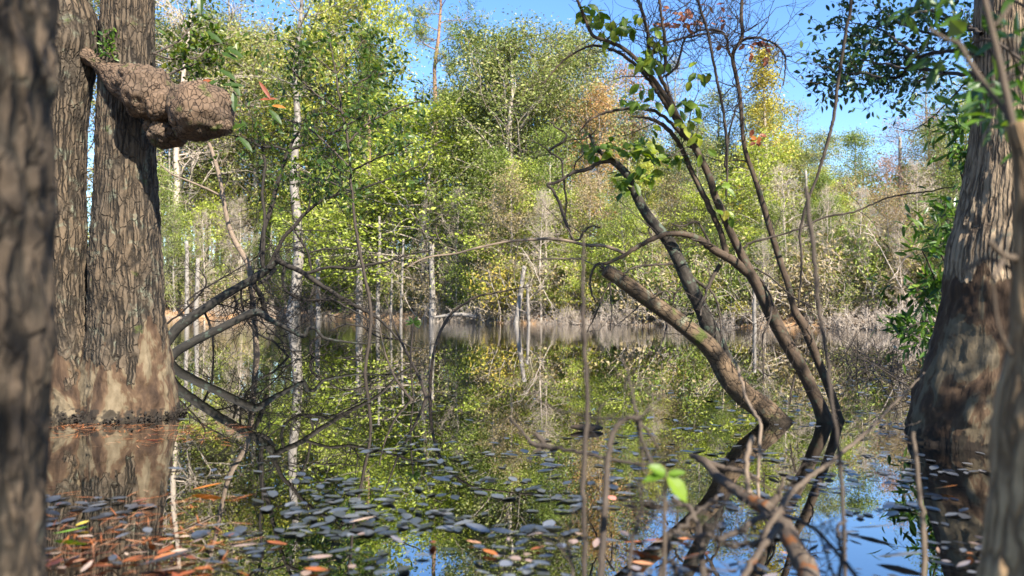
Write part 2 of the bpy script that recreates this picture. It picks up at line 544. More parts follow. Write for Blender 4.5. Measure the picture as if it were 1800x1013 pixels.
M['float_green'] = leaf_mat("green fallen leaf", [(0, (0.22, 0.42, 0.03)), (1, (0.30, 0.50, 0.05))], 0.15)
M['float_yellow'] = leaf_mat("yellow fallen leaf", [(0, (0.62, 0.45, 0.04)), (1, (0.70, 0.52, 0.08))], 0.15)
M['float_pink'] = leaf_mat("pink fallen leaf", [(0, (0.50, 0.15, 0.11)), (1, (0.60, 0.24, 0.18))], 0.15)


def ground_mat():
    m, t, out = nt("leaf littered earth")
    tc = N(t, "NewGeometry")
    n1, _ = noise_t(t, tc.outputs["Position"], 1.3, 4)
    v = N(t, "TexVoronoi")
    v.inputs["Scale"].default_value = 9.0
    t.links.new(tc.outputs["Position"], v.inputs["Vector"])
    sp = N(t, "SeparateColor")
    t.links.new(v.outputs["Color"], sp.inputs[0])
    c1 = ramp(t, sp.outputs[0], [(0, (0.10, 0.062, 0.036)), (.35, (0.24, 0.135, 0.065)), (.7, (0.40, 0.21, 0.09)), (1, (0.50, 0.36, 0.20))])
    c = mix(t, ramp(t, n1, [(.35, (0, 0, 0)), (.7, (1, 1, 1))]), c1, (0.20, 0.125, 0.065))
    sz_ = N(t, "SeparateXYZ")
    t.links.new(tc.outputs["Position"], sz_.inputs[0])
    bedm = N(t, "MapRange")
    bedm.inputs[1].default_value, bedm.inputs[2].default_value = 0.02, -0.05
    t.links.new(sz_.outputs["Z"], bedm.inputs[0])
    n3, _ = noise_t(t, tc.outputs["Position"], 5.0, 5)
    bar = N(t, "MapRange")                         # a sand bar lies round the left trunks, dark mud elsewhere
    bar.inputs[1].default_value, bar.inputs[2].default_value = -0.9, -1.5
    t.links.new(math_n(t, 'ADD', sz_.outputs["X"], math_n(t, 'MULTIPLY', n1, 0.5)), bar.inputs[0])
    c = mix(t, bedm.outputs[0], c, mix(t, bar.outputs[0], (0.035, 0.028, 0.018), mix(t, n3, (0.22, 0.15, 0.07), (0.62, 0.47, 0.25))))
    p = N(t, "BsdfPrincipled")
    p.inputs["Roughness"].default_value = 0.9
    t.links.new(c, p.inputs["Base Color"])
    b = N(t, "Bump")
    b.inputs["Distance"].default_value = 0.03
    t.links.new(v.outputs["Distance"], b.inputs["Height"])
    t.links.new(b.outputs[0], p.inputs["Normal"])
    t.links.new(p.outputs[0], out.inputs[0])
    return m


def water_mat():
    m, t, out = nt("still pond water")
    geo = N(t, "NewGeometry")
    sep = N(t, "SeparateXYZ")
    t.links.new(geo.outputs["Position"], sep.inputs[0])
    n1, _ = noise_t(t, mapped(t, geo.outputs["Position"], (1.0, 1.0, 1)), 2.6, 3, 0.5)
    n2, _ = noise_t(t, mapped(t, geo.outputs["Position"], (0.5, 1.0, 1)), 1.1, 2, 0.5)
    # a breath of wind ruffles the far side of the pond; the near cove lies still
    far = N(t, "MapRange")
    far.inputs[1].default_value, far.inputs[2].default_value = 15.0, 30.0
    far.inputs[3].default_value, far.inputs[4].default_value = 0.012, 1.0
    t.links.new(sep.outputs["Y"], far.inputs[0])
    h = math_n(t, 'MULTIPLY', math_n(t, 'ADD', n1, math_n(t, 'MULTIPLY', n2, 1.0)), far.outputs[0])
    b = N(t, "Bump")
    b.inputs["Strength"].default_value = 1.0
    b.inputs["Distance"].default_value = 0.010
    t.links.new(h, b.inputs["Height"])
    fr = N(t, "Fresnel")
    fr.inputs["IOR"].default_value = 1.33
    t.links.new(b.outputs[0], fr.inputs["Normal"])
    gl = N(t, "BsdfGlossy")
    gl.inputs["Roughness"].default_value = 0.0
    gl.inputs["Color"].default_value = (1, 1, 1, 1)
    t.links.new(b.outputs[0], gl.inputs["Normal"])
    tr = N(t, "BsdfTransparent")
    tr.inputs["Color"].default_value = (0.86, 0.70, 0.46, 1)
    mx = N(t, "MixShader")
    t.links.new(math_n(t, 'POWER', fr.outputs[0], 0.39), mx.inputs[0])
    t.links.new(tr.outputs[0], mx.inputs[1])
    t.links.new(gl.outputs[0], mx.inputs[2])
    t.links.new(mx.outputs[0], out.inputs[0])
    return m


# ------------------------------------------------------------------ ground, water
SH_PX = [(-300, 559), (300, 559), (560, 560), (700, 563), (800, 565), (880, 568), (1000, 570), (1200, 573), (1350, 576), (1550, 579), (1700, 582), (2000, 590)]
SH_A = [math.degrees(math.atan((p[0] - 900) / F_PX)) for p in SH_PX]
SH_R = [wdist(p[1]) / math.cos(math.radians(a)) for p, a in zip(SH_PX, SH_A)]
ANG = [-180, -120, -95, -80, -65, -52] + SH_A + [52, 65, 80, 95, 120, 180]
RAD = [1.3, 1.3, 2.0, 5.0, 16, 40] + SH_R + [16, 9, 4.5, 2.0, 1.3, 1.3]


def shore_r(deg):
    return float(np.interp(deg, ANG, RAD))


def ground_z(x, y):
    r = math.hypot(x, y)
    a = math.degrees(math.atan2(x, y))
    t = r - shore_r(a)
    nz = mnoise.noise((x * .25, y * .25, 3.1))
    if t <= 0:
        return -max(0.02, min(0.04 + 0.03 * r if r < 5 else 0.19 + 0.12 * (r - 5), 0.03 + 0.3 * -t, 0.75)) + 0.015 * nz
    s = min(t / 0.9, 1)
    front = max(0.0, min(1.0, (75 - abs(a)) / 20))
    return 0.25 * s * s * (3 - 2 * s) + (0.03 + 0.13 * front) * min(t, 28) + 0.18 * nz * min(t, 6) / 3


def far_xy(px, beyond):
    a = math.atan((px - 900) / F_PX)
    r = shore_r(math.degrees(a)) + beyond
    return r * math.sin(a), r * math.cos(a)


mb = MB()
angs = np.r_[np.arange(-180, -48, 4.0), np.arange(-48, 48, 0.75), np.arange(48, 180, 4.0)]
rings = [('s', s) for s in np.linspace(0.02, 1, 26)] + [('t', t) for t in (.12, .3, .6, 1, 1.6, 2.4, 3.5, 5, 7, 9.5, 12.5, 16, 20, 25, 30, 40, 60, 100, 220, 500)]
V = []
for kind, s in rings:
    for a in angs:
        R = shore_r(a)
        r = R * s ** 1.6 if kind == 's' else R + s
        x, y = r * math.sin(math.radians(a)), r * math.cos(math.radians(a))
        V.append((x, y, ground_z(x, y)))
n = len(angs)
V.append((0, 0, -0.06))
Q = [(i * n + j, i * n + (j + 1) % n, (i + 1) * n + (j + 1) % n, (i + 1) * n + j) for i in range(len(rings) - 1) for j in range(n)]
T = [(len(V) - 1, (j + 1) % n, j) for j in range(n)]
mb.add(V, [q[::-1] for q in Q], T)
ground = tag(mb.build("ground", ground_mat()), kind="structure", label="brown leaf littered bank and pond bed under the trees")

mb = MB()
xs = np.r_[-90, -60, -30, -10, 0, 10, 30, 60, 90]
ys = np.r_[-12, -4, 0, 4, 8, 12, 16, 20, 26, 32, 40, 50, 60, 75]
V = [(x, y, 0) for y in ys for x in xs]
k = len(xs)
mb.add(V, [(i * k + j, i * k + j + 1, (i + 1) * k + j + 1, (i + 1) * k + j) for i in range(len(ys) - 1) for j in range(k - 1)])
water = tag(mb.build("water", water_mat()), kind="structure", label="still dark pond water mirroring the wood")

# ------------------------------------------------------------------ hero trunks
def lumpy(seed, amp, fl=None, k=5, zscale=3.0, angscale=1.4, plates=0.0):
    """Radius factor over height and angle: lumps, bark plates, and flutes that deepen towards the foot (fl(s))."""
    def f(seg, th):
        R = np.ones((len(seg), len(th)))
        ph = seed * 1.7
        for i, s in enumerate(seg):
            fk = fl(s) if fl else 0.0
            for j, a in enumerate(th):
                c, sn = math.cos(a) * angscale, math.sin(a) * angscale
                v = 1 + amp * mnoise.noise((c + seed, sn, s * zscale)) + amp * .5 * mnoise.noise((c * 3 + seed, sn * 3, s * zscale * 2.2))
                if fk:
                    v += fk * (0.6 * math.cos(k * a + ph + 0.8 * math.sin(s * 2)) + 0.4 * math.cos((k + 3) * a - ph))
                if plates:
                    d = mnoise.voronoi((c * 5.2 + seed, sn * 5.2, s * 8))[0]
                    v += plates * min(1, (d[1] - d[0]) * 2.2)
                R[i, j] = v
        return R
    return f


def edges_path(rows, d, k=10):
    """rows of (y, left x, right x) -> centre line and radii, from the foot upwards."""
    pts = []
    for y, l, r in rows:
        c = P((l + r) / 2, y, d)
        pts.append((*c, (r - l) / 2 * d / F_PX))
    q = spline(pts, k)
    return q[:, :3], q[:, 3]


# --- the burled double trunk on the left
LD = wdist(741) + 0.33
root = empty("burled_tree", "double trunked swamp tree with a knobby burl branch and bare tan foot in the water", "tree", P(190, 745, LD) * np.array((1, 1, 0)))
a = MB()
pa, ra = edges_path([(790, 45, 215), (745, 58, 208), (715, 64, 196), (680, 68, 184), (640, 70, 172), (600, 70, 162), (550, 68, 152), (480, 68, 148), (400, 66, 147), (300, 66, 146), (200, 67, 150), (130, 68, 160), (80, 68, 172), (40, 66, 166), (0, 66, 152), (-60, 66, 146), (-200, 66, 140), (-420, 70, 130)], LD - 0.02, 16)
a.tube(pa, ra, 120, 0.4, lumpy(2.0, 0.05, lambda s: 0.17 * max(0, 1 - s / 0.85) ** 1.2, 5, 3.0, 1.4, 0.05))
part(a, "trunk", M['bark'], root)
b = MB()
pb, rb = edges_path([(790, 112, 330), (745, 128, 312), (715, 140, 304), (680, 147, 299), (640, 153, 294), (600, 158, 289), (550, 163, 284), (480, 163, 281), (400, 167, 275), (300, 172, 271), (200, 175, 271), (100, 180, 269), (0, 183, 268), (-60, 184, 266), (-200, 184, 262), (-420, 190, 255)], LD, 16)
b.tube(pb, rb, 130, 0.6, lumpy(7.3, 0.05, lambda s: 0.20 * max(0, 1 - s / 0.9) ** 1.2, 5, 3.0, 1.4, 0.05))
part(b, "trunk", M['bark'], root)


def burl_ball(mb, c, rx, ry, rz, seed, amp=0.14):
    nu, nv = 64, 40
    V, B = [], []
    for i in range(nv + 1):
        ph = math.pi * i / nv
        for j in range(nu):
            th = 2 * math.pi * j / nu
            d = (math.sin(ph) * math.cos(th), math.sin(ph) * math.sin(th), math.cos(ph))
            k = 1 + amp * mnoise.noise((d[0] * 1.6 + seed, d[1] * 1.6, d[2] * 1.6)) + amp * .7 * mnoise.noise((d[0] * 3.6 + seed, d[1] * 3.6, d[2] * 3.6))
            vd = mnoise.voronoi((d[0] * 3.4 + seed, d[1] * 3.4, d[2] * 3.4))[0]
            k += 0.04 * min(1, (vd[1] - vd[0]) * 2.5)
            V.append((c[0] + d[0] * rx * k, c[1] + d[1] * ry * k, c[2] + d[2] * rz * k))
            B.append((d[0] * rx + seed, d[1] * ry, d[2] * rz))
    Q = [(i * nu + j, (i + 1) * nu + j, (i + 1) * nu + (j + 1) % nu, i * nu + (j + 1) % nu) for i in range(nv) for j in range(nu)]
    mb.add(V, Q, None, 0.5, B)


u = LD / F_PX
br = MB()
pp, rr = trace([(120, 88, 26), (150, 98, 28), (172, 112, 24), (192, 127, 34), (213, 142, 52), (238, 156, 62), (265, 170, 60), (290, 184, 50), (312, 192, 48)], LD - .05, LD - .36, 10)
br.tube(pp, rr, 72, 0.5, lumpy(4.4, 0.13, None, 5, 9.0, 1.6, 0.08))
for cx, cy, dd, ax, ay, az, sd_, am in ((262, 166, .33, 42, 46, 45, 12.0, .22), (240, 142, .30, 30, 34, 26, 8.0, .25), (284, 186, .40, 26, 26, 28, 9.0, .2), (354, 197, .44, 51, 52, 46, 3.0, .2), (326, 187, .42, 28, 34, 36, 7.0, .2),
                                       (346, 157, .42, 16, 18, 13, 2.0, .3), (388, 180, .46, 18, 20, 18, 6.0, .25), (384, 222, .48, 20, 22, 17, 10.0, .25), (330, 228, .46, 22, 24, 17, 13.0, .25), (293, 236, .32, 29, 30, 23, 5.0, .3), (272, 222, .28, 18, 20, 17, 15.0, .3), (310, 245, .32, 15, 18, 13, 17.0, .3)):
    burl_ball(br, P(cx, cy, LD - dd), ax * u, ay * u, az * u, sd_, am * .65)
part(br, "burled_branch", M['burl'], root)
rng = np.random.RandomState(5)
tf = MB()
scatter_leaves(tf, [(P(188 + rng.uniform(-12, 14), 82 + rng.uniform(-24, 16), LD - .22), np.array((0, 0, 1.0))) for _ in range(34)], rng, 2, 0.045, 0.016, 0.02)
part(tf, "foliage", M['bay_leaf'], root)
# its own leafy twig crossing behind the burl
tw, lf = MB(), MB()
ends = []
for sq in ([(268, 95, 4), (310, 75, 4), (335, 50, 3), (357, 30, 2)], [(268, 93, 4), (300, 104, 3), (345, 102, 3), (370, 82, 3), (400, 75, 2)], [(270, 140, 4), (330, 118, 3), (372, 100, 2)]):
    p_, r_ = trace(sq, LD - .1, LD + .3, 6)
    tw.tube(p_, r_, 5, 0.5)
    twigs(tw, p_, r_, 9, (.08, .25), rng, 0.25, 2, ends=ends)
scatter_leaves(lf, ends, rng, 3, 0.052, 0.026, 0.03, vlo=0.55, vhi=0.93)
big = [(352, -10, .1, -1), (363, 55, .85, -.6), (398, 84, .85, -.45), (388, 92, .9, -.35), (385, 122, .9, -.5), (404, 138, .55, -.8), (411, 160, .1, -1), (385, 142, -.7, -.3), (430, 152, -.9, .1), (472, 192, .7, -.7), (400, 230, .8, .3), (420, 240, .7, -.7)]
lf.leaves([P(x, y, LD - .45) for x, y, *_ in big], [(dx, -.2, dz) for *_, dx, dz in big], [(.2, -.75, .6)] * len(big), 0.15, 0.044, np.full(len(big), .25), True, 0.12)
part(tw, "twig", M['twig'], root)
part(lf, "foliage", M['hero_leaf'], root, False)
rd = MB()
red = [(352, 148, .8, .3), (455, 176, .9, .1), (455, 143, .6, -.8), (478, 186, .9, -.1)]
rd.leaves([P(x, y, LD - .45) for x, y, *_ in red], [(dx, -.2, dz) for *_, dx, dz in red], [(.1, -.8, .5)] * 4, [.08, .13, .16, .1], [.045, .026, .03, .03], np.array([.6, .5, .3, .9]), True)
part(rd, "dead_leaves", M['red_leaf'], root, False)

# --- thick trunk on the right
RD = wdist(797) + 0.45
root = empty("ridged_tree", "thick ridged trunk with bark stripped off its flared foot, standing in the water", "tree", P(1760, 800, RD) * np.array((1, 1, 0)))
t_ = MB()
pt, rt = edges_path([(850, 1588, 1925), (800, 1602, 1915), (750, 1612, 1902), (700, 1622, 1890), (650, 1637, 1876), (560, 1660, 1858), (500, 1671, 1850), (450, 1677, 1846), (400, 1690, 1844), (330, 1703, 1840), (280, 1710, 1838), (200, 1717, 1835), (100, 1720, 1832), (0, 1722, 1830), (-150, 1730, 1824), (-400, 1745, 1820)], RD, 18)
t_.tube(pt, rt, 130, 0.5, lumpy(11.0, 0.05, lambda s: 0.13 * max(0, 1 - s / 1.2) ** 1.1, 5, 2.4, 1.5, 0.035))
part(t_, "trunk", M['bark_right'], root)
rng = np.random.RandomState(21)
tw, lf, ends = MB(), MB(), []
for sq in ([(1725, 60, 9), (1690, 45, 6), (1650, 62, 5), (1610, 50, 4), (1570, 35, 3), (1535, 5, 2)],
           [(1725, 95, 9), (1680, 90, 7), (1640, 92, 7), (1612, 100, 6), (1580, 98, 5), (1540, 80, 4), (1500, 60, 3), (1462, 40, 2)],
           [(1612, 95, 6), (1585, 80, 5), (1555, 55, 4), (1520, 45, 3), (1490, 40, 2)],
           [(1725, 130, 9), (1660, 128, 7), (1600, 118, 7), (1588, 130, 6), (1575, 137, 6), (1550, 137, 5), (1525, 147, 4), (1495, 150, 3), (1465, 160, 2)],
           [(1588, 120, 5), (1550, 112, 4), (1510, 105, 3), (1470, 110, 2), (1440, 95, 2)],
           [(1550, 137, 4), (1510, 128, 3), (1475, 135, 3), (1440, 128, 2)],
           [(1660, 128, 5), (1625, 140, 4), (1605, 150, 3)],
           [(1720, 120, 4), (1680, 165, 3), (1640, 205, 2), (1600, 230, 1.5), (1575, 225, 1.5)],
           [(1600, 25, 5), (1640, 20, 5), (1690, 40, 6), (1725, 55, 7)]):
    p_, r_ = trace(sq, RD - .1, RD + 1.2, 6, jit=.004)
    tw.tube(p_, r_, 5, 0.5)
    if sq[-1][1] < 200:
        twigs(tw, p_, r_, 17, (.10, .34), rng, 0.25, 2, ends=ends)
scatter_leaves(lf, ends, rng, 2, 0.05, 0.025, 0.03)
part(tw, "bough", M['twig'], root)
part(lf, "foliage", M['holly_leaf'], root, False)

def water_rim(root, path, rad, seed, n):
    r_ = np.random.RandomState(seed)
    k0 = int(np.argmin(np.abs(path[:, 2])))
    m = MB()
    C, D = [], []
    for _ in range(n):
        a = r_.uniform(0, 6.28)
        f = rad[k0] * (1.02 + abs(r_.normal(0, .07)))
        C.append((path[k0][0] + f * math.cos(a), path[k0][1] + f * math.sin(a), .0 + abs(r_.normal(0, .022))))
        D.append((math.cos(a) * .4 + r_.normal(0, .6), math.sin(a) * .4 + r_.normal(0, .6), r_.uniform(-.1, .9)))
    sz = r_.uniform(.010, .034, n)
    m.leaves(C, D, r_.normal(0, 1, (n, 3)), sz, sz * .7, r_.uniform(0, .9, n))
    part(m, "debris", M['dark_twig'], root, False)["kind"] = "stuff"


water_rim(bpy.data.objects["burled_tree"], pa, ra, 71, 420)
water_rim(bpy.data.objects["burled_tree"], pb, rb, 72, 520)

# --- near trunk at the left edge
root = empty("near_trunk", "dark blurred trunk filling the left edge of the view, closest to the viewer", "tree", (-0.93, 1.3, -0.1))
t_ = MB()
q = spline([(-0.93, 1.3, -.15, .175), (-0.93, 1.3, .15, .155), (-0.93, 1.3, .4, .146), (-0.93, 1.3, .65, .142), (-0.932, 1.3, .8, .147), (-0.937, 1.3, 1.0, .155), (-0.942, 1.3, 1.2, .158), (-0.942, 1.3, 1.4, .158), (-0.937, 1.3, 2.0, .155), (-.90, 1.3, 3.6, .14)], 24)
t_.tube(q[:, :3], q[:, 3], 90, 0.5, lumpy(15.0, 0.06, None, 5, 5.0, 1.4, 0.09))
part(t_, "trunk", M['bark_near'], root)

# --- near trunk at the lower right corner, thin bare branches above it
root = empty("forked_sapling", "sunlit tan trunk rising blurred from the lower right corner, with bare forked branches", "tree", (1.02, 1.42, -0.1))
t_ = MB()
q = spline([(.995, 1.42, -.12, .19), (.995, 1.42, .2, .155), (.985, 1.42, .34, .132), (.972, 1.42, .48, .108), (.955, 1.42, .62, .085), (.948, 1.42, .74, .055), (.94, 1.42, .9, .040), (.935, 1.43, 1.05, .027), (.92, 1.44, 1.13, .020)], 18)
t_.tube(q[:, :3], q[:, 3], 60, 0.5, lumpy(23.0, 0.07, lambda s: .04, 5, 3.0, 1.4, 0.05))
part(t_, "trunk", M['bark_tan'], root)
t_ = MB()
for sq, d0, d1 in (([(1800, 330, 16), (1795, 290, 15), (1778, 210, 14), (1765, 150, 13), (1752, 90, 12), (1740, 40, 11), (1728, -10, 10)], 1.44, 1.5),
                   ([(1785, 230, 10), (1765, 195, 10), (1735, 155, 9), (1705, 110, 9), (1685, 78, 8), (1660, 68, 7), (1632, 50, 5)], 1.45, 1.6),
                   ([(1795, 455, 16), (1770, 452, 12), (1755, 442, 10), (1738, 424, 8)], 1.42, 1.4), ([(1765, 450, 9), (1758, 468, 9), (1745, 488, 7)], 1.42, 1.36),
                   ([(1790, 480, 10), (1740, 455, 7), (1705, 470, 5), (1690, 480, 4)], 1.45, 1.5),
                   ([(1745, 500, 5), (1752, 560, 6), (1765, 600, 6), (1790, 640, 8)], 1.4, 1.42),
                   ([(1750, 45, 6), (1765, 25, 8), (1778, 8, 6)], 1.5, 1.5)):
    p_, r_ = trace(sq, d0, d1, 6)
    t_.tube(p_, r_, 8, 0.6)
part(t_, "branch", M['dead_wood'], root)

# --- leafy spray hanging over the right trunk, close to the viewer
root = empty("leafy_sapling", "young tree with long narrow green leaves in front of the ridged trunk", "tree", (1.75, 2.5, ground_z(1.75, 2.5)))
rng = np.random.RandomState(33)
tw, lf, ends = MB(), MB(), []
st_, sr_ = trace([(1880, 1000, 26), (1872, 700, 22), (1862, 400, 18), (1850, 150, 14), (1838, -60, 9)], 2.5, 2.5, 8)
tw.tube(st_, sr_, 8)
for sq, dd in (([(1850, 150, 8), (1800, 110, 6), (1740, 70, 5), (1690, 85, 4), (1650, 95, 3), (1625, 100, 2)], 2.7), ([(1850, 60, 7), (1790, 5, 5), (1720, -12, 4), (1650, -5, 3), (1610, 10, 2)], 2.8),
               ([(1860, 260, 7), (1820, 170, 5), (1780, 100, 4), (1770, 60, 3)], 2.3), ([(1855, 240, 6), (1810, 210, 4), (1780, 205, 3)], 2.3),
               ([(1855, 150, 5), (1790, 130, 4), (1740, 150, 3), (1715, 155, 2)], 2.6), ([(1862, 360, 5), (1820, 230, 4), (1795, 190, 3)], 2.2)):
    p_, r_ = trace(sq, 2.5, dd, 6)
    tw.tube(p_, r_, 5)
    twigs(tw, p_, r_, 4, (.04, .13), rng, 0.45, 1, ends=ends)
    ends.append((p_[-1], p_[-1] - p_[-2]))
scatter_leaves(lf, ends, rng, 3, 0.08, 0.024, 0.02, nz=.4, droop=.5)
part(tw, "stem", M['twig'], root)
part(lf, "foliage", M['bay_leaf'], root, False)

# --- green shrub between the ridged trunk and the pond
root = empty("leafy_shrub", "dense green bay shrub leaning over the water left of the ridged trunk", "shrub", (*P(1735, 660, 6.1)[:2], ground_z(*P(1735, 660, 6.1)[:2])))
rng = np.random.RandomState(41)
tw, lf, ends = MB(), MB(), []
for sq in ([(1735, 720, 9), (1715, 600, 8), (1700, 480, 6), (1690, 380, 5), (1695, 300, 3), (1708, 215, 2)], [(1735, 720, 8), (1700, 620, 6), (1660, 540, 5), (1635, 470, 3), (1620, 440, 2)],
           [(1715, 640, 6), (1670, 590, 5), (1630, 565, 3), (1600, 575, 2)], [(1715, 600, 6), (1680, 500, 5), (1650, 440, 4), (1632, 410, 2)], [(1735, 700, 6), (1680, 630, 5), (1640, 600, 3), (1612, 590, 2)],
           [(1700, 450, 5), (1670, 400, 4), (1655, 385, 2)], [(1720, 560, 6), (1690, 520, 4), (1655, 505, 3), (1625, 510, 2)], [(1695, 330, 4), (1680, 250, 3), (1672, 215, 2)]):
    p_, r_ = trace(sq, 6.1, 5.9 + rng.uniform(-.4, .5), 6)
    tw.tube(p_, r_, 5)
    twigs(tw, p_, r_, 8, (.08, .26), rng, 0.35, 2, ends=ends)
scatter_leaves(lf, ends, rng, 2, 0.10, 0.028, 0.03, nz=.7)
part(tw, "stem", M['twig'], root)
part(lf, "foliage", M['bay_leaf'], root, False)

# ------------------------------------------------------------------ leaning trees on the right
rng = np.random.RandomState(8)
BD = wdist(741)
root = empty("leaning_snag", "leaning broken-topped log with a grey lichened stem growing out of it", "tree", P(1362, 742, BD) * np.array((1, 1, 0)))
m_ = MB()
p_, r_ = trace([(1405, 775, 42.7), (1372, 748, 41.1), (1340, 718, 39.6), (1305, 692, 38.7), (1280, 662, 37.2), (1262, 630, 33.2), (1240, 603, 30.8), (1200, 570, 28.5), (1150, 535, 26.9), (1110, 505, 25.3), (1082, 486, 24.6), (1064, 475, 22.9)], BD + .03, BD - .35, 14)
m_.tube(p_, r_, 40, 0.5, lumpy(31, 0.07, None, 5, 5.0, 1.4, 0.04))
rim = p_[-1]
for k_ in range(7):
    a_ = k_ / 7 * 6.28
    tip = rim + unit(p_[-1] - p_[-3]) * rng.uniform(.01, .05) + np.array((math.cos(a_) * .03, .03 * math.sin(a_ * 2), math.sin(a_) * .035))
    m_.tube(np.array([rim + (tip - rim) * -.5, tip]), [.016, .003], 4)
part(m_, "trunk", M['log'], root)
m_ = MB()
p_, r_ = trace([(1275, 640, 34), (1262, 612, 32), (1252, 588, 30), (1238, 555, 26), (1222, 520, 25), (1206, 487, 24), (1193, 458, 22), (1180, 432, 21), (1165, 412, 20), (1148, 392, 19), (1128, 362, 17), (1113, 332, 16), (1102, 308, 14), (1088, 292, 13), (1072, 280, 11), (1050, 262, 7), (1035, 235, 5)], BD - .06, BD - .1, 8)
m_.tube(p_, r_, 20, 0.5, lumpy(35, 0.09, None, 5, 8, 1.4))
part(m_, "stem", M['lichen_stem'], root)
SN = p_, r_
tw, lf, ends = MB(), MB(), []
limbs = [[(1076, 283, 9), (1055, 286, 8), (1035, 296, 8), (1008, 304, 7), (990, 314, 6), (975, 322, 6), (962, 325, 5), (972, 335, 5), (985, 360, 6), (992, 385, 6), (1000, 405, 5), (1008, 420, 4), (1018, 421, 4), (1026, 408, 4), (1040, 398, 3), (1055, 400, 3)],
         [(992, 385, 4), (996, 360, 4), (993, 335, 4), (990, 308, 4), (985, 280, 4), (965, 266, 4), (990, 250, 5), (995, 235, 3), (978, 225, 3), (965, 212, 2)],
         [(990, 250, 3), (1005, 246, 2), (1030, 244, 2), (1048, 228, 2)], [(965, 266, 3), (950, 255, 2), (935, 248, 1.5)], [(1010, 302, 3), (1012, 285, 3), (1025, 272, 2), (1022, 262, 2)],
         [(1200, 476, 6), (1222, 492, 5), (1243, 506, 6), (1252, 488, 7), (1266, 466, 8)], [(1243, 506, 5), (1238, 528, 4), (1231, 555, 3)], [(1248, 508, 4), (1260, 530, 4), (1266, 560, 3), (1267, 602, 2)],
         [(1182, 464, 5), (1160, 465, 4), (1140, 466, 4), (1115, 470, 3), (1096, 481, 3)], [(1198, 505, 4), (1188, 515, 4), (1184, 530, 3), (1180, 545, 2)], [(1188, 514, 3), (1170, 512, 2), (1150, 518, 2)],
         [(1078, 490, 4), (1062, 515, 3), (1048, 550, 3), (1032, 585, 2)], [(1072, 500, 3), (1075, 540, 2), (1073, 580, 2)], [(1128, 535, 3), (1100, 560, 2), (1083, 572, 1.5)], [(1172, 570, 3), (1168, 590, 3), (1165, 600, 2)]]
for sq in limbs:
    p_, r_ = trace(sq, BD - .1, BD - .25 + rng.uniform(-.2, .2), 6, jit=.002)
    tw.tube(p_, r_, 6, rng.rand())
    twigs(tw, p_, r_, 4, (.05, .28), rng, 0.3, 2)
part(tw, "branch", M['twig'], root)
# broad leaves at its crown
cl = []
for (cx, cy, sx, sy, k_) in ((1060, 258, 32, 12, 9), (1040, 262, 12, 10, 4), (1085, 268, 22, 10, 8), (1120, 262, 24, 14, 12), (1140, 252, 18, 14, 8), (1155, 275, 22, 10, 8), (1130, 300, 14, 20, 8), (1148, 312, 14, 10, 5), (1090, 316, 14, 12, 5), (1112, 308, 8, 12, 3), (1035, 232, 4, 4, 1), (1145, 225, 6, 6, 2), (1100, 330, 8, 8, 3), (1180, 275, 12, 8, 4), (1195, 282, 5, 8, 2)):
    for _ in range(int(k_ * 1.35 + .5)):
        cl.append((cx + rng.normal(0, sx * .65), cy + rng.normal(0, sy * .65)))
C = [P(x, y, BD - .12 + rng.normal(0, .10)) for x, y in cl]
k_ = len(C)
lf.leaves(C, np.column_stack([rng.normal(0, .7, k_), rng.normal(0, .4, k_), rng.normal(-.35, .4, k_)]), np.column_stack([rng.normal(0, .35, k_), rng.normal(-.55, .3, k_), rng.normal(.6, .3, k_)]), rng.uniform(.06, .11, k_), rng.uniform(.04, .07, k_), rng.uniform(0, .8, k_), True)
for i in range(0, k_, 2):
    j = np.argmin(np.linalg.norm(SN[0] - C[i], axis=1))
    lf_c = C[i]
    tw2 = spline([SN[0][j], (SN[0][j] + lf_c) / 2 + np.array((0, 0, .03)), lf_c], 4)
    m_ = None
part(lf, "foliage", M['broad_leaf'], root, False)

root = empty("leaning_tree", "multi-stemmed slender brown tree leaning left over the water, with bare twigs against the sky", "tree", P(1455, 742, BD) * np.array((1, 1, 0)))
sw, tw = MB(), MB()
S1 = [(1462, 775, 32.4), (1452, 745, 28.8), (1440, 712, 24.3), (1426, 682, 22.5), (1411, 652, 22.5), (1393, 620, 23.4), (1375, 590, 23.4), (1360, 560, 23.4), (1345, 530, 21.6), (1331, 502, 19.8), (1318, 480, 18.0), (1308, 458, 15.3), (1297, 435, 14.4), (1284, 408, 13.5), (1270, 374, 13.5), (1257, 345, 12.6), (1248, 315, 12.6), (1236, 287, 11.7), (1221, 260, 11.7), (1205, 234, 10.8), (1192, 208, 10.8), (1180, 186, 9.9), (1165, 163, 9.0), (1149, 140, 8.1), (1132, 120, 8.1), (1114, 100, 7.2), (1092, 83, 7.2), (1070, 73, 6.3), (1045, 65, 6.3), (1036, 52, 6.3), (1028, 33, 5.4), (1020, 12, 5.4), (1008, -15, 4.5)]
p_, r_ = trace(S1, BD, BD - .3, 6)
sw.tube(p_, r_, 20, 0.5, lumpy(51, 0.07, None, 5, 6, 1.4))
part(sw, "stem", M['stem'], root)
main = [(p_, r_)]
sw = MB()
S2 = [(1492, 775, 21.6), (1476, 742, 18.0), (1465, 705, 15.3), (1453, 672, 14.4), (1438, 635, 14.4), (1424, 600, 15.3), (1413, 573, 16.2), (1400, 553, 14.4), (1392, 530, 10.8), (1385, 500, 10.8), (1374, 468, 10.8), (1362, 430, 10.8), (1350, 390, 10.8), (1340, 356, 9.9), (1326, 312, 8.1), (1312, 272, 8.1), (1306, 240, 7.2), (1303, 200, 7.2), (1300, 165, 7.2), (1293, 130, 7.2), (1288, 104, 7.2), (1291, 88, 7.2), (1302, 72, 7.2), (1305, 55, 6.3), (1303, 28, 6.3), (1305, -10, 5.4)]
p_, r_ = trace(S2, BD + .03, BD + .1, 6)
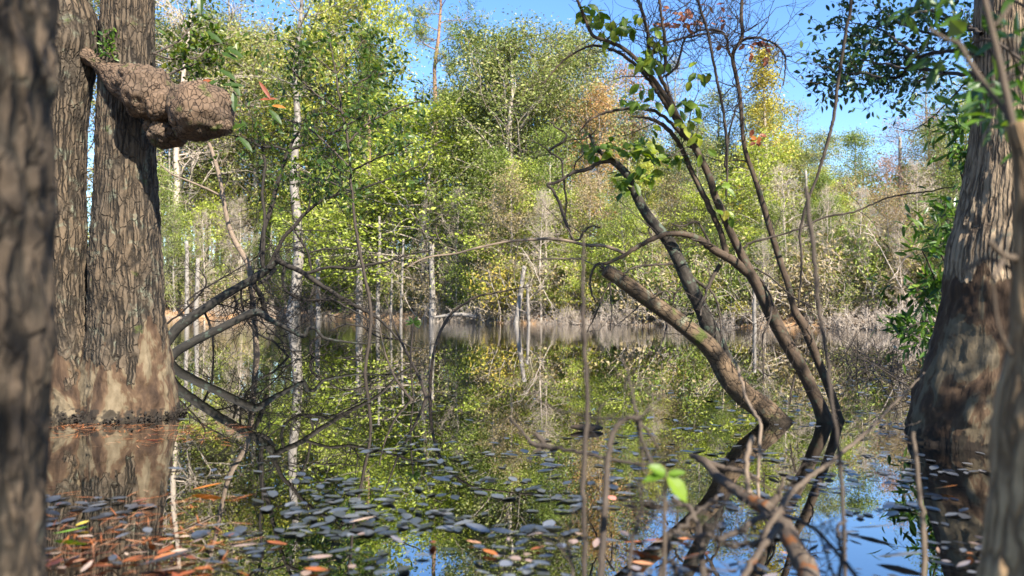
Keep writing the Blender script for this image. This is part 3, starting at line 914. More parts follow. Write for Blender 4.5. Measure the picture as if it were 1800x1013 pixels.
sw.tube(p_, r_, 16, 0.5, lumpy(57, 0.08, None, 5, 6, 1.4))
part(sw, "stem", M['stem'], root)
main.append((p_, r_))
br = [([(1318, 482, 18), (1303, 470, 17), (1285, 457, 16), (1268, 447, 15), (1252, 437, 14), (1236, 425, 13), (1220, 417, 12), (1203, 412, 11), (1185, 411, 10), (1168, 413, 9), (1150, 419, 9), (1132, 428, 8), (1115, 438, 8), (1100, 447, 7), (1085, 455, 6), (1068, 463, 6), (1048, 466, 5), (1040, 480, 4), (1037, 503, 4), (1043, 522, 3), (1048, 532, 2)], 'stem'),
      ([(1276, 445, 11), (1267, 410, 10), (1252, 375, 10), (1237, 343, 10), (1216, 302, 9), (1204, 274, 9), (1193, 252, 8), (1178, 232, 8), (1160, 217, 7), (1140, 208, 5), (1115, 206, 3)], 'stem'),
      ([(1200, 228, 8), (1180, 200, 8), (1168, 180, 8), (1157, 164, 7), (1145, 147, 7), (1130, 128, 6), (1115, 112, 6), (1095, 97, 6), (1072, 86, 5), (1045, 81, 5), (1024, 86, 4), (1000, 100, 4), (975, 122, 3), (955, 148, 2)], 'stem'),
      ([(1207, 246, 7), (1190, 228, 7), (1175, 212, 6), (1158, 200, 6), (1140, 193, 6), (1110, 191, 5), (1080, 195, 5), (1050, 203, 4), (1030, 218, 3), (1018, 232, 2)], 'stem'),
      ([(1137, 124, 7), (1140, 95, 7), (1138, 60, 6), (1130, 25, 6), (1118, -8, 5)], 'stem'), ([(1186, 190, 7), (1172, 158, 7), (1160, 134, 7), (1167, 122, 6), (1170, 98, 6), (1167, 58, 6), (1162, 28, 5), (1159, -8, 5)], 'stem'),
      ([(1276, 345, 4), (1278, 300, 4), (1277, 250, 5), (1272, 200, 5), (1262, 150, 5), (1253, 105, 5), (1245, 60, 5), (1235, 28, 5), (1225, -8, 5)], 'twig'),
      ([(1302, 72, 5), (1325, 66, 5), (1345, 70, 4), (1365, 80, 4), (1379, 97, 4), (1381, 115, 3), (1377, 150, 2)], 'twig'), ([(1379, 99, 2), (1392, 100, 2)], 'twig'),
      ([(1288, 104, 6), (1280, 88, 5), (1278, 70, 5), (1270, 58, 4), (1250, 54, 3), (1225, 52, 2)], 'twig'),
      ([(1308, 436, 5), (1320, 427, 5), (1365, 415, 4), (1410, 400, 4), (1450, 382, 4), (1500, 373, 4), (1540, 356, 3), (1572, 345, 3), (1620, 338, 3), (1680, 328, 2)], 'twig'),
      ([(1322, 480, 5), (1337, 492, 5), (1350, 512, 4), (1358, 530, 4), (1355, 552, 4), (1348, 575, 4), (1340, 597, 3), (1342, 640, 3), (1342, 676, 2)], 'twig'),
      ([(1330, 472, 4), (1355, 488, 3), (1380, 510, 3), (1400, 526, 3), (1432, 542, 2)], 'twig'), ([(1340, 645, 2), (1325, 650, 2), (1315, 662, 1.5)], 'twig'), ([(1343, 655, 2), (1360, 665, 2), (1370, 663, 1.5)], 'twig'),
      ([(1398, 660, 4), (1392, 685, 4), (1388, 712, 2)], 'twig'), ([(1420, 610, 3), (1427, 598, 3), (1422, 585, 3), (1417, 578, 3)], 'twig'),
      ([(1255, 440, 4), (1230, 395, 4), (1218, 390, 3), (1200, 398, 3), (1180, 393, 2)], 'twig'), ([(1270, 445, 4), (1252, 430, 3), (1215, 420, 2)], 'twig'),
      ([(1150, 420, 3), (1140, 405, 3), (1147, 390, 2)], 'twig'), ([(1170, 135, 5), (1190, 115, 5), (1205, 68, 4), (1240, 52, 3), (1270, 55, 3)], 'twig'), ([(1168, 76, 5), (1190, 70, 4), (1225, 62, 4), (1260, 58, 3), (1280, 64, 3)], 'twig'),
      ([(1280, 300, 4), (1275, 280, 4), (1290, 200, 3), (1302, 180, 3)], 'twig')]
stems, twg = MB(), MB()
for i, (sq, kd) in enumerate(br):
    p_, r_ = trace(sq, BD - .1 if i not in (7, 8, 9) else BD + .1, BD - .3 + rng.uniform(-.15, .25), 6, jit=.002)
    (stems if kd == 'stem' else twg).tube(p_, r_, 10 if kd == 'stem' else 6, rng.rand())
    main.append((p_, r_))
for i, (p_, r_) in enumerate(main):
    top = p_[:, 2].max() > 2.6
    twigs(twg, p_, r_, (26 if top else 5) if i > 1 else 30, (.08, .5), rng, 0.55 if i < 2 else 0.2, 2, lift=.08, thin=.35, tmin=.0011)
part(stems, "limb", M['stem'], root)
part(twg, "twigs", M['twig'], root)
pt_ = MB()
p_, r_ = trace([(1102, 448, 6), (1085, 440, 6), (1060, 432, 6), (1030, 431, 6), (1005, 425, 5), (970, 420, 5), (940, 421, 5), (900, 424, 4), (870, 429, 4), (835, 437, 4), (800, 446, 3), (760, 451, 3), (735, 459, 2.5), (715, 471, 2)], BD - .2, BD - .6, 6)
pt_.tube(p_, r_, 8)
twigs(pt_, p_, r_, 8, (.05, .3), rng, .3, 1)
for sq in ([(1022, 455, 4), (990, 455, 3), (960, 455, 3), (935, 458, 2)], [(1012, 428, 4), (1003, 412, 3), (993, 398, 2), (955, 360, 1.5)], [(1024, 456, 3), (1040, 464, 2), (1050, 467, 2)]):
    p_, r_ = trace(sq, BD - .25, BD - .3, 6)
    pt_.tube(p_, r_, 6)
part(pt_, "branch", M['pale_twig'], root)
lf, rf = MB(), MB()
cl = []
for (cx, cy, sx, sy, k_) in ((1022, 22, 7, 7, 5), (1050, 15, 6, 6, 2), (1030, 10, 10, 4, 3), (1052, 26, 6, 5, 3), (1060, 40, 12, 8, 6), (1080, 48, 18, 10, 10), (1093, 45, 10, 10, 5), (1110, 50, 12, 8, 5), (1070, 70, 8, 8, 5), (1150, 60, 10, 8, 3), (1122, 28, 6, 3, 2), (1150, 95, 14, 10, 10), (1140, 112, 14, 10, 10), (1160, 85, 8, 8, 4), (1172, 108, 4, 4, 1), (1115, 130, 3, 3, 1), (1135, 155, 14, 8, 5), (1120, 180, 8, 6, 3), (1150, 175, 8, 6, 3), (1090, 175, 5, 4, 2), (1200, 180, 12, 8, 6), (1222, 185, 8, 8, 4), (1205, 215, 12, 10, 6), (1225, 235, 10, 12, 6), (1222, 110, 5, 5, 1), (1216, 135, 6, 6, 2), (1234, 130, 8, 6, 3), (1275, 328, 6, 4, 3), (1280, 372, 8, 5, 3), (1240, 265, 8, 5, 3), (1190, 330, 6, 4, 0)):
    cl += [(cx + rng.normal(0, sx * .65), cy + rng.normal(0, sy * .65)) for _ in range(int(k_ * 1.4 + .5))]
C = [P(x, y, BD - .25 + rng.normal(0, .06)) for x, y in cl]
k_ = len(C)
lf.leaves(C, np.column_stack([rng.normal(0, .6, k_), rng.normal(0, .3, k_), rng.normal(-.5, .4, k_)]), np.column_stack([rng.normal(0, .35, k_), rng.normal(-.6, .3, k_), rng.normal(.45, .3, k_)]), rng.uniform(.06, .10, k_), rng.uniform(.04, .062, k_), rng.uniform(.2, .95, k_), True)
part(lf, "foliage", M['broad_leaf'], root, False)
cl = []
for (cx, cy, sx, sy, k_) in ((1176, 17, 5, 3, 3), (1180, 24, 2, 2, 1), (1153, 43, 6, 4, 2), (1168, 45, 8, 10, 5), (1185, 45, 12, 7, 7), (1205, 28, 10, 8, 8), (1218, 22, 10, 6, 6), (1222, 40, 12, 8, 7), (1232, 45, 5, 5, 3), (1210, 52, 8, 4, 4), (1250, 10, 8, 4, 3), (1272, 28, 5, 6, 3), (1278, 40, 3, 4, 2), (1255, 46, 4, 2, 1), (1272, 80, 8, 4, 4), (1308, 80, 6, 3, 2), (1320, 80, 4, 3, 2), (1332, 76, 4, 3, 2), (1323, 92, 4, 4, 2), (1332, 90, 4, 3, 1), (1346, 85, 4, 2, 1), (1358, 82, 5, 3, 2), (1352, 92, 3, 3, 1), (1350, 106, 5, 4, 2), (1362, 100, 4, 2, 1), (1328, 250, 8, 5, 3), (1334, 240, 4, 4, 2), (1326, 228, 3, 3, 1), (1335, 258, 3, 4, 1)):
    cl += [(cx + rng.normal(0, sx * .5), cy + rng.normal(0, sy * .5)) for _ in range(k_)]
C = [P(x, y, BD + .05 + rng.normal(0, .05)) for x, y in cl]
k_ = len(C)
rf.leaves(C, np.column_stack([rng.normal(0, .8, k_), rng.normal(0, .3, k_), rng.normal(-.2, .4, k_)]), np.column_stack([rng.normal(0, .35, k_), rng.normal(-.6, .3, k_), rng.normal(.5, .3, k_)]), rng.uniform(.045, .065, k_), rng.uniform(.026, .036, k_), rng.uniform(0, .9, k_), True)
part(rf, "dead_leaves", M['red_leaf'], root, False)


def single(name, label, cat, paths, mat, d, n=7, tw=0, Lr=(.1, .3), base=None, seed=1, group=None, t0=.3, levels=2):
    rng = np.random.RandomState(seed)
    m = MB()
    for i, (sq, d0, d1) in enumerate(paths):
        p, r = trace(sq, d0, d1, 6, jit=.0015)
        m.tube(p, r, n, rng.rand())
        if tw:
            twigs(m, p, r, tw, Lr, rng, t0, levels)
    o = m.build(name, mat)
    return tag(o, label, cat, group)


single("hanging_vine", "thin dark vine hanging in a long curve from the top right sky", "vine", [([(1515, -420, 8), (1497, -15, 6), (1490, 40, 6), (1480, 100, 6), (1471, 160, 6), (1466, 205, 6), (1459, 235, 6), (1448, 275, 6), (1436, 312, 5), (1424, 342, 5), (1414, 372, 5), (1408, 400, 5), (1406, 415, 5), (1409, 450, 4), (1408, 490, 4), (1403, 540, 3)], 4.6, 4.9)], M['twig'], 0)
single("bare_sapling", "blurred upright bare stem right of the leaning tree's two stems", "stem", [([(1416, 330, 7), (1425, 400, 9), (1433, 470, 9), (1438, 530, 8), (1446, 585, 8), (1456, 640, 7), (1461, 700, 7), (1478, 830, 7), (1486, 1030, 7), (1490, 1140, 7)], 2.2, 1.9)], M['twig'], 0)
single("bare_sapling", "blurred dark upright stem standing left of the broken log", "stem", [([(1028, 1140, 11), (1028, 930, 9), (1026, 840, 9), (1030, 760, 9), (1032, 680, 8), (1027, 600, 8), (1025, 500, 7), (1027, 418, 4)], 1.9, 2.0)], M['twig'], 0)
single("arching_sapling", "thin stem arching right out of the water in the middle of the pond", "stem", [([(754, 715, 6.0), (756, 690, 6.0), (758, 655, 6.0), (763, 618, 5.2), (773, 585, 5.2), (790, 556, 4.5), (815, 535, 3.8), (840, 521, 3.8), (870, 515, 3.0), (905, 508, 2.2), (935, 503, 1.5)], 7.0, 7.6), ([(770, 592, 4), (778, 578, 3), (788, 563, 2)], 7.1, 7.2)], M['stem'], 0, tw=3)
single("thin_sapling", "thin bare stem leaning left beside the arched one", "stem", [([(750, 700, 6), (735, 660, 5), (715, 620, 4), (700, 590, 4), (690, 560, 3), (676, 520, 2)], 7.0, 7.2)], M['twig'], 0, tw=3)
single("thin_sapling", "paler bare stem leaning left out of the water, lowest of the pond stems", "stem", [([(725, 705, 5), (705, 680, 5), (690, 655, 4), (675, 615, 3), (668, 575, 2)], 6.8, 7.1)], M['dead_wood'], 0, tw=3)
single("bent_stick", "pale bent stick standing in front of the broken log", "stick", [([(1290, 632, 5), (1298, 650, 5), (1309, 690, 5), (1325, 725, 6), (1337, 748, 6), (1334, 810, 6), (1333, 860, 6), (1340, 900, 5)], 3.0, 2.6)], M['pale_twig'], 0)
single("bare_stick", "pale bare stick rising along the water's edge left of the ridged trunk", "stick", [([(1605, 760, 7), (1612, 830, 8), (1620, 900, 9), (1626, 960, 10), (1628, 1140, 11)], 2.2, 1.9)], M['dead_wood'], 0)

# leaf rosette on the left pond stems
root = empty("leaf_sprig", "small star of dark leaves on a twig above the middle of the pond", "twig", P(728, 700, 6.9) * np.array((1, 1, 0)))
m_ = MB()
p_, r_ = trace([(728, 706, 3), (722, 650, 3), (724, 600, 3), (727, 568, 2)], 6.9, 6.9, 6)
m_.tube(p_, r_, 5)
part(m_, "stem", M['twig'], root)
m_ = MB()
ang = [.1, .5, 1.2, 2.0, 2.7, 3.4, 5.5, 6.0]
m_.leaves([P(727, 568, 6.9)] * 8, [(math.cos(a), -.2, math.sin(a) * .7) for a in ang], [(0, -.8, .6)] * 8, 0.075, 0.026, np.full(8, .3), True)
part(m_, "foliage", M['hero_leaf'], root, False)

# ------------------------------------------------------------------ fallen limbs on the left
FD = wdist(632)
FD = 12.2
root = empty("fallen_tree", "fallen dark lichened limbs reaching right over the water from behind the burled trunk", "fallen tree", P(300, 632, FD) * np.array((1, 1, 0)))
rng = np.random.RandomState(77)
A_ = MB()
p1, r1 = trace([(262, 632, 19.0), (290, 606, 18.4), (312, 577, 17.7), (335, 560, 16.3), (362, 541, 15.6), (392, 521, 15.0), (425, 502, 14.3), (452, 487, 13.6), (472, 472, 12.9), (486, 458, 10.2), (488, 446, 5.4)], FD, FD + .4, 10)
A_.tube(p1, r1, 24, .5, lumpy(61, .10, None, 5, 6, 1.4))
part(A_, "limb", M['dark_limb'], root)
A_ = MB()
p2, r2 = trace([(290, 646, 17.7), (306, 622, 17.0), (335, 604, 15.6), (370, 586, 14.3), (402, 570, 13.6), (430, 556, 12.9), (452, 549, 13.6), (472, 560, 10.2), (492, 571, 8.2), (515, 583, 7.5), (534, 591, 7.5), (540, 580, 6.8), (552, 577, 6.1), (563, 588, 5.4), (572, 595, 4.8), (600, 600, 4.1), (640, 604, 2.7), (690, 598, 1.4)], FD - .6, FD, 8)
A_.tube(p2, r2, 20, .5, lumpy(67, .12, None, 5, 6, 1.4))
part(A_, "limb", M['dark_limb'], root)
tw, lf, ends = MB(), MB(), []
ups = [([(464, 474, 8), (459, 450, 8), (461, 425, 8), (466, 398, 8), (476, 368, 8), (486, 330, 7), (497, 292, 7), (506, 268, 6), (520, 240, 5), (540, 210, 5), (565, 200, 4), (600, 204, 3), (640, 212, 2)], 1),
       ([(506, 266, 6), (528, 257, 5), (560, 245, 5), (600, 225, 4), (640, 203, 3), (680, 180, 2)], 1),
       ([(505, 264, 5), (482, 258, 4), (460, 259, 4), (440, 248, 4), (415, 240, 3), (396, 235, 2)], 1),
       ([(460, 260, 4), (466, 285, 5), (463, 312, 5), (461, 345, 5), (465, 380, 5), (464, 420, 5), (462, 470, 5)], 0),
       ([(474, 468, 8), (484, 446, 8), (500, 416, 7), (516, 400, 7), (532, 380, 6), (552, 362, 6), (580, 346, 5), (606, 339, 5), (640, 330, 4), (690, 312, 3), (740, 290, 2)], 1),
       ([(606, 339, 4), (600, 320, 3), (588, 300, 3), (585, 280, 2)], 1), ([(540, 373, 3), (545, 345, 3), (530, 315, 2), (520, 295, 2)], 1),
       ([(486, 456, 11), (502, 466, 10), (530, 478, 9), (556, 496, 9), (580, 511, 8), (602, 525, 8), (625, 538, 7), (648, 550, 6), (668, 563, 5), (684, 578, 4), (702, 598, 4), (722, 610, 3), (742, 614, 2), (728, 618, 2), (700, 620, 1.5)], 0),
       ([(540, 480, 6), (580, 470, 5), (618, 472, 5), (642, 467, 5), (680, 460, 4), (722, 447, 3), (760, 440, 2)], 0),
       ([(500, 468, 6), (497, 490, 5), (502, 510, 5), (518, 522, 5), (535, 528, 5), (560, 527, 4), (580, 525, 4), (610, 541, 3), (640, 558, 3), (660, 575, 2)], 0),
       ([(548, 476, 4), (541, 445, 4), (527, 420, 4), (515, 404, 3)], 0), ([(545, 444, 3), (570, 438, 3), (600, 437, 2), (640, 430, 1.5)], 0),
       ([(552, 500, 4), (547, 520, 4), (535, 530, 3), (528, 540, 2)], 0), ([(556, 498, 3), (562, 520, 3), (570, 540, 2)], 0),
       ([(446, 500, 9), (458, 520, 9), (465, 545, 9), (470, 558, 8)], 0), ([(485, 472, 6), (470, 490, 7), (455, 498, 6)], 0),
       ([(425, 500, 4), (424, 528, 4), (433, 560, 4), (437, 568, 4), (455, 588, 4), (480, 600, 4), (492, 612, 4), (515, 634, 3)], 0),
       ([(563, 590, 5), (550, 600, 5), (545, 612, 4), (550, 626, 4), (565, 632, 3), (600, 630, 3), (640, 625, 2)], 0),
       ([(358, 545, 4), (372, 580, 5), (374, 600, 4), (376, 640, 3)], 0), ([(352, 555, 3), (330, 530, 3), (372, 500, 3), (440, 460, 2), (480, 430, 2)], 0),
       ([(365, 530, 3), (420, 545, 3), (470, 575, 3), (520, 625, 2)], 0), ([(290, 572, 4), (330, 540, 3), (362, 500, 3), (350, 470, 2)], 0),
       ([(700, 597, 3), (660, 590, 2.5), (620, 560, 2)], 0), ([(468, 585, 3), (500, 590, 2), (545, 560, 2)], 0),
       ([(412, 520, 4), (416, 535, 4), (413, 540, 3)], 0), ([(438, 505, 5), (442, 525, 5), (440, 545, 4)], 0),
       ([(690, 597, 3), (655, 580, 3), (610, 570, 3), (580, 582, 3)], 0)]
for i, (sq, leafy) in enumerate(ups):
    p_, r_ = trace(sq, FD + .35, FD + .35 + rng.uniform(-.5, .4), 6, jit=.003)
    tw.tube(p_, r_, 7, rng.rand())
    if leafy:
        twigs(tw, p_, r_, 14, (.22, .9), rng, .25, 2, lift=.06, ends=ends, tmin=.0028)
    else:
        twigs(tw, p_, r_, 14, (.18, .95), rng, .12, 2, lift=-.02, tmin=.0028)
keep = [e for e in ends if e[0][2] > 2.4]
scatter_leaves(lf, keep, rng, 1, 0.095, 0.044, 0.05, vhi=.85)
part(tw, "branch", M['dark_twig'], root)
part(lf, "foliage", M['hero_leaf'], root, False)

# a leafy sapling behind the fallen limbs
root = empty("leafy_sapling", "slim sapling with dark oval leaves against the yellow wood, above the fallen limbs", "tree", P(640, 655, 9.6) * np.array((1, 1, 0)))
rng = np.random.RandomState(91)
tw, lf, ends = MB(), MB(), []
for sq in ([(640, 662, 6), (652, 560, 6), (640, 480, 6), (625, 400, 5), (618, 330, 5), (612, 250, 4), (600, 190, 4), (590, 130, 3), (580, 75, 2)], [(620, 300, 4), (560, 240, 4), (520, 215, 3), (470, 205, 2)],
           [(612, 250, 4), (650, 215, 4), (700, 190, 3), (745, 175, 2)], [(605, 200, 4), (555, 165, 3), (520, 130, 3), (500, 95, 2)], [(618, 300, 4), (660, 280, 3), (700, 265, 3), (725, 250, 2)], [(598, 170, 3), (640, 140, 3), (690, 125, 2)],
           [(625, 340, 3), (580, 320, 3), (540, 310, 2)], [(590, 130, 3), (560, 105, 2), (540, 85, 2)], [(590, 130, 3), (620, 95, 2), (640, 70, 2)]):
    p_, r_ = trace(sq, 9.6, 9.6 + rng.uniform(-.6, .6), 6, jit=.004)
    tw.tube(p_, r_, 6)
    twigs(tw, p_, r_, 11, (.2, .65), rng, .45 if sq[0][1] > 600 else .15, 2, lift=.03, ends=ends)
scatter_leaves(lf, ends, rng, 2, 0.078, 0.036, 0.05, vhi=.9)
part(tw, "stem", M['twig'], root)
part(lf, "foliage", M['hero_leaf'], root, False)

root = empty("crooked_sapling", "sunlit pale crooked stem rising behind the burl to the fallen limb", "stem", P(452, 625, FD + 1) * np.array((1, 1, 0)))
m_ = MB()
p_, r_ = trace([(452, 632, 11), (447, 560, 10), (441, 490, 10), (436, 465, 10), (424, 443, 10), (411, 420, 9), (401, 392, 8), (394, 356, 8), (388, 322, 7), (379, 286, 7), (366, 248, 6), (350, 215, 4), (345, 170, 3)], FD + .9, FD + 1.1, 6)
m_.tube(p_, r_, 9, .5, lumpy(71, .08, None))
part(m_, "trunk", M['pale_twig'], root)
m_ = MB()
rng = np.random.RandomState(4)
twigs(m_, p_, r_, 14, (.15, .6), rng, .3, 2)
p_, r_ = trace([(391, 346, 4), (370, 335, 4), (340, 322, 4), (315, 312, 3), (300, 305, 3), (282, 290, 2)], FD + 1.04, FD + 1.04, 6)
m_.tube(p_, r_, 6)
twigs(m_, p_, r_, 6, (.1, .4), rng, .2, 2)
part(m_, "branch", M['pale_twig'], root)

# ------------------------------------------------------------------ dead branches heaped in front
single("dead_bough", "thick grey dead bough with rusty bark lying across the lower right water", "branch",
       [([(1215, 800, 8.5), (1238, 812, 13.6), (1262, 838, 17.0), (1300, 866, 19.6), (1335, 888, 25.5), (1362, 905, 32.3), (1382, 932, 31.4), (1402, 975, 34.0), (1425, 1020, 39.1), (1475, 1270, 51.0)], 2.7, 1.55), ([(1345, 893, 20.4), (1362, 880, 15.3), (1372, 862, 8.5), (1376, 840, 5.1)], 2.1, 2.1),
        ([(1372, 925, 13.6), (1345, 955, 11.9), (1315, 1000, 11.0), (1290, 1050, 11.0)], 1.95, 1.6), ([(1240, 812, 11.9), (1270, 822, 10.2), (1310, 830, 8.5), (1335, 845, 6.8)], 2.65, 2.5)], M['rust_wood'], 0, n=16, tw=3, Lr=(.05, .2), seed=3)
single("dead_branch", "bare arching branch with a spray of thin twigs bending over in front of the pond", "branch",
       [([(1040, 1170, 14), (1055, 1013, 13), (1062, 920, 12), (1066, 840, 11), (1070, 795, 11), (1078, 760, 10), (1092, 742, 9), (1108, 735, 9), (1122, 737, 9)], 1.8, 2.0), ([(1122, 737, 6), (1114, 700, 5), (1105, 662, 4), (1093, 628, 3)], 2.0, 2.1), ([(1122, 738, 6), (1132, 780, 6), (1146, 816, 5), (1150, 830, 3)], 2.0, 1.95),
        ([(1122, 738, 6), (1140, 760, 5), (1158, 790, 4)], 2.0, 2.0), ([(1118, 736, 5), (1123, 770, 5), (1130, 815, 4), (1134, 840, 3)], 2.0, 2.0), ([(1118, 736, 4), (1090, 736, 4), (1050, 735, 4), (1018, 730, 4), (980, 721, 3), (950, 706, 2)], 2.0, 2.2),
        ([(1124, 735, 4), (1140, 720, 3), (1160, 700, 2)], 2.0, 2.1), ([(1118, 725, 4), (1106, 695, 3), (1096, 675, 2)], 2.0, 2.1)], M['twig'], 0, n=8, tw=2, Lr=(.04, .15), seed=5)
single("dead_branch", "dark forked branch lying low across the water left of the green sprout", "branch",
       [([(895, 735, 4), (912, 752, 5), (930, 775, 7), (946, 783, 9), (962, 786, 9), (990, 790, 7), (1030, 798, 7), (1075, 808, 6), (1130, 816, 5), (1190, 812, 4)], 2.5, 2.2), ([(940, 762, 8), (952, 775, 10), (962, 785, 10)], 2.45, 2.45), ([(962, 785, 8), (945, 792, 6), (938, 793, 4)], 2.45, 2.4)], M['twig'], 0, n=8, tw=2, Lr=(.05, .2), seed=7)
single("dead_branch", "long grey stick slanting from the dead bough up towards the ridged trunk", "branch",
       [([(1330, 960, 9), (1365, 905, 11), (1390, 868, 11), (1425, 838, 9), (1460, 812, 8), (1505, 775, 7), (1545, 738, 6), (1590, 692, 4), (1625, 655, 2)], 2.0, 2.9), ([(1505, 775, 4), (1530, 770, 3), (1560, 745, 2)], 2.6, 2.7)], M['dead_wood'], 0, n=8, tw=4, Lr=(.05, .22), seed=9)
single("dead_branch", "slender forked twig at the bottom edge, against the blue reflection", "branch",
       [([(1378, 905, 6), (1420, 922, 7), (1452, 950, 7), (1482, 985, 8), (1520, 1035, 8)], 1.95, 1.7), ([(1465, 1060, 7), (1478, 1000, 7), (1480, 975, 7), (1475, 945, 6), (1472, 925, 6), (1488, 915, 5)], 1.75, 1.9), ([(1440, 940, 4), (1450, 970, 4), (1470, 1020, 4)], 1.85, 1.7)], M['twig'], 0, n=8, tw=2, Lr=(.04, .15), seed=11)
single("broken_stick", "short pale broken stick standing up from the dead bough", "stick", [([(1318, 868, 10), (1313, 845, 9), (1312, 815, 9), (1318, 785, 10), (1325, 768, 10)], 2.25, 2.3)], M['pale_twig'], 0, n=8)
rng = np.random.RandomState(50)
m_ = MB()
for sq in ([(1150, 1180, 12), (1172, 960, 10), (1195, 930, 8), (1225, 900, 7), (1260, 872, 6)], [(1230, 1180, 16), (1235, 985, 13), (1225, 920, 11), (1205, 890, 9), (1180, 880, 6)], [(1090, 1180, 9), (1110, 975, 7), (1118, 920, 6), (1130, 890, 4)], [(1260, 950, 10), (1300, 935, 11), (1345, 905, 12)], [(1180, 930, 7), (1215, 945, 8), (1250, 940, 9), (1290, 960, 9), (1340, 950, 9)],
           [(1010, 1180, 8), (1004, 1000, 6), (998, 960, 4)], [(1205, 1180, 9), (1190, 1010, 8), (1165, 985, 6)]):
    p_, r_ = trace(sq, 1.75, 2.0, 6, jit=.003)
    m_.tube(p_, r_, 8)
    twigs(m_, p_, r_, 4, (.05, .2), rng, .2, 2)
tag(m_.build("brush_pile", M['twig']), "tangle of thin dark dead twigs under the green sprout at the bottom edge", "brush")

root = empty("green_sprout", "fresh green sprout with four bright leaves above the dead twigs", "seedling", P(1167, 1000, 1.75) * np.array((1, 1, 0)))
m_ = MB()
p_, r_ = trace([(1168, 1185, 7), (1168, 960, 7), (1168, 900, 7), (1170, 850, 6), (1172, 830, 5)], 1.75, 1.75, 6)
m_.tube(p_, r_, 7)
part(m_, "stem", M['dead_wood'], root)
m_ = MB()
c_ = P(1172, 834, 1.75)
m_.leaves([c_] * 4, [(-.62, -.1, .36), (-.95, -.15, -.15), (.75, -.1, .16), (.62, -.25, -.75)], [(.1, -.75, .6), (.0, -.5, .8), (0, -.6, .75), (.45, -.85, .25)], [.045, .055, .042, .072], [.026, .024, .018, .040], np.array([.3, .2, .3, .9]), True)
part(m_, "foliage", M['sprout_leaf'], root, False)

# bare brush in the shallows on the right
rng = np.random.RandomState(60)
for i, (bx, by, dd, lab) in enumerate(((1560, 655, 9.5, "dark bare brush arching out of the shallows left of the bay shrub"), (1640, 680, 7.5, "low bare twigs bunched in the water at the ridged trunk's foot"), (1500, 630, 12, "sparse bare twigs standing in the pond right of the leaning stems"))):
    m_ = MB()
    p0 = P(bx, HZ + CAM_H * F_PX / dd, dd)
    for k_ in range(16):
        az = rng.uniform(0, 6.28)
        d_ = unit(np.array((math.cos(az) * .8 - .2, math.sin(az) * .5, rng.uniform(.4, 1.3))))
        q = crooked(rng, p0 + np.array((rng.normal(0, .25), rng.normal(0, .2), -.15)), d_, rng.uniform(.5, 1.25), 7, .16, -.05)
        rr = np.linspace(.007, .002, len(q))
        m_.tube(q, rr, 4)
        twigs(m_, q, rr, 4, (.12, .45), rng, .2, 2, tmin=.0015)
    tag(m_.build("bare_brush", M['twig']), lab, "brush", "bare brush in the right shallows")

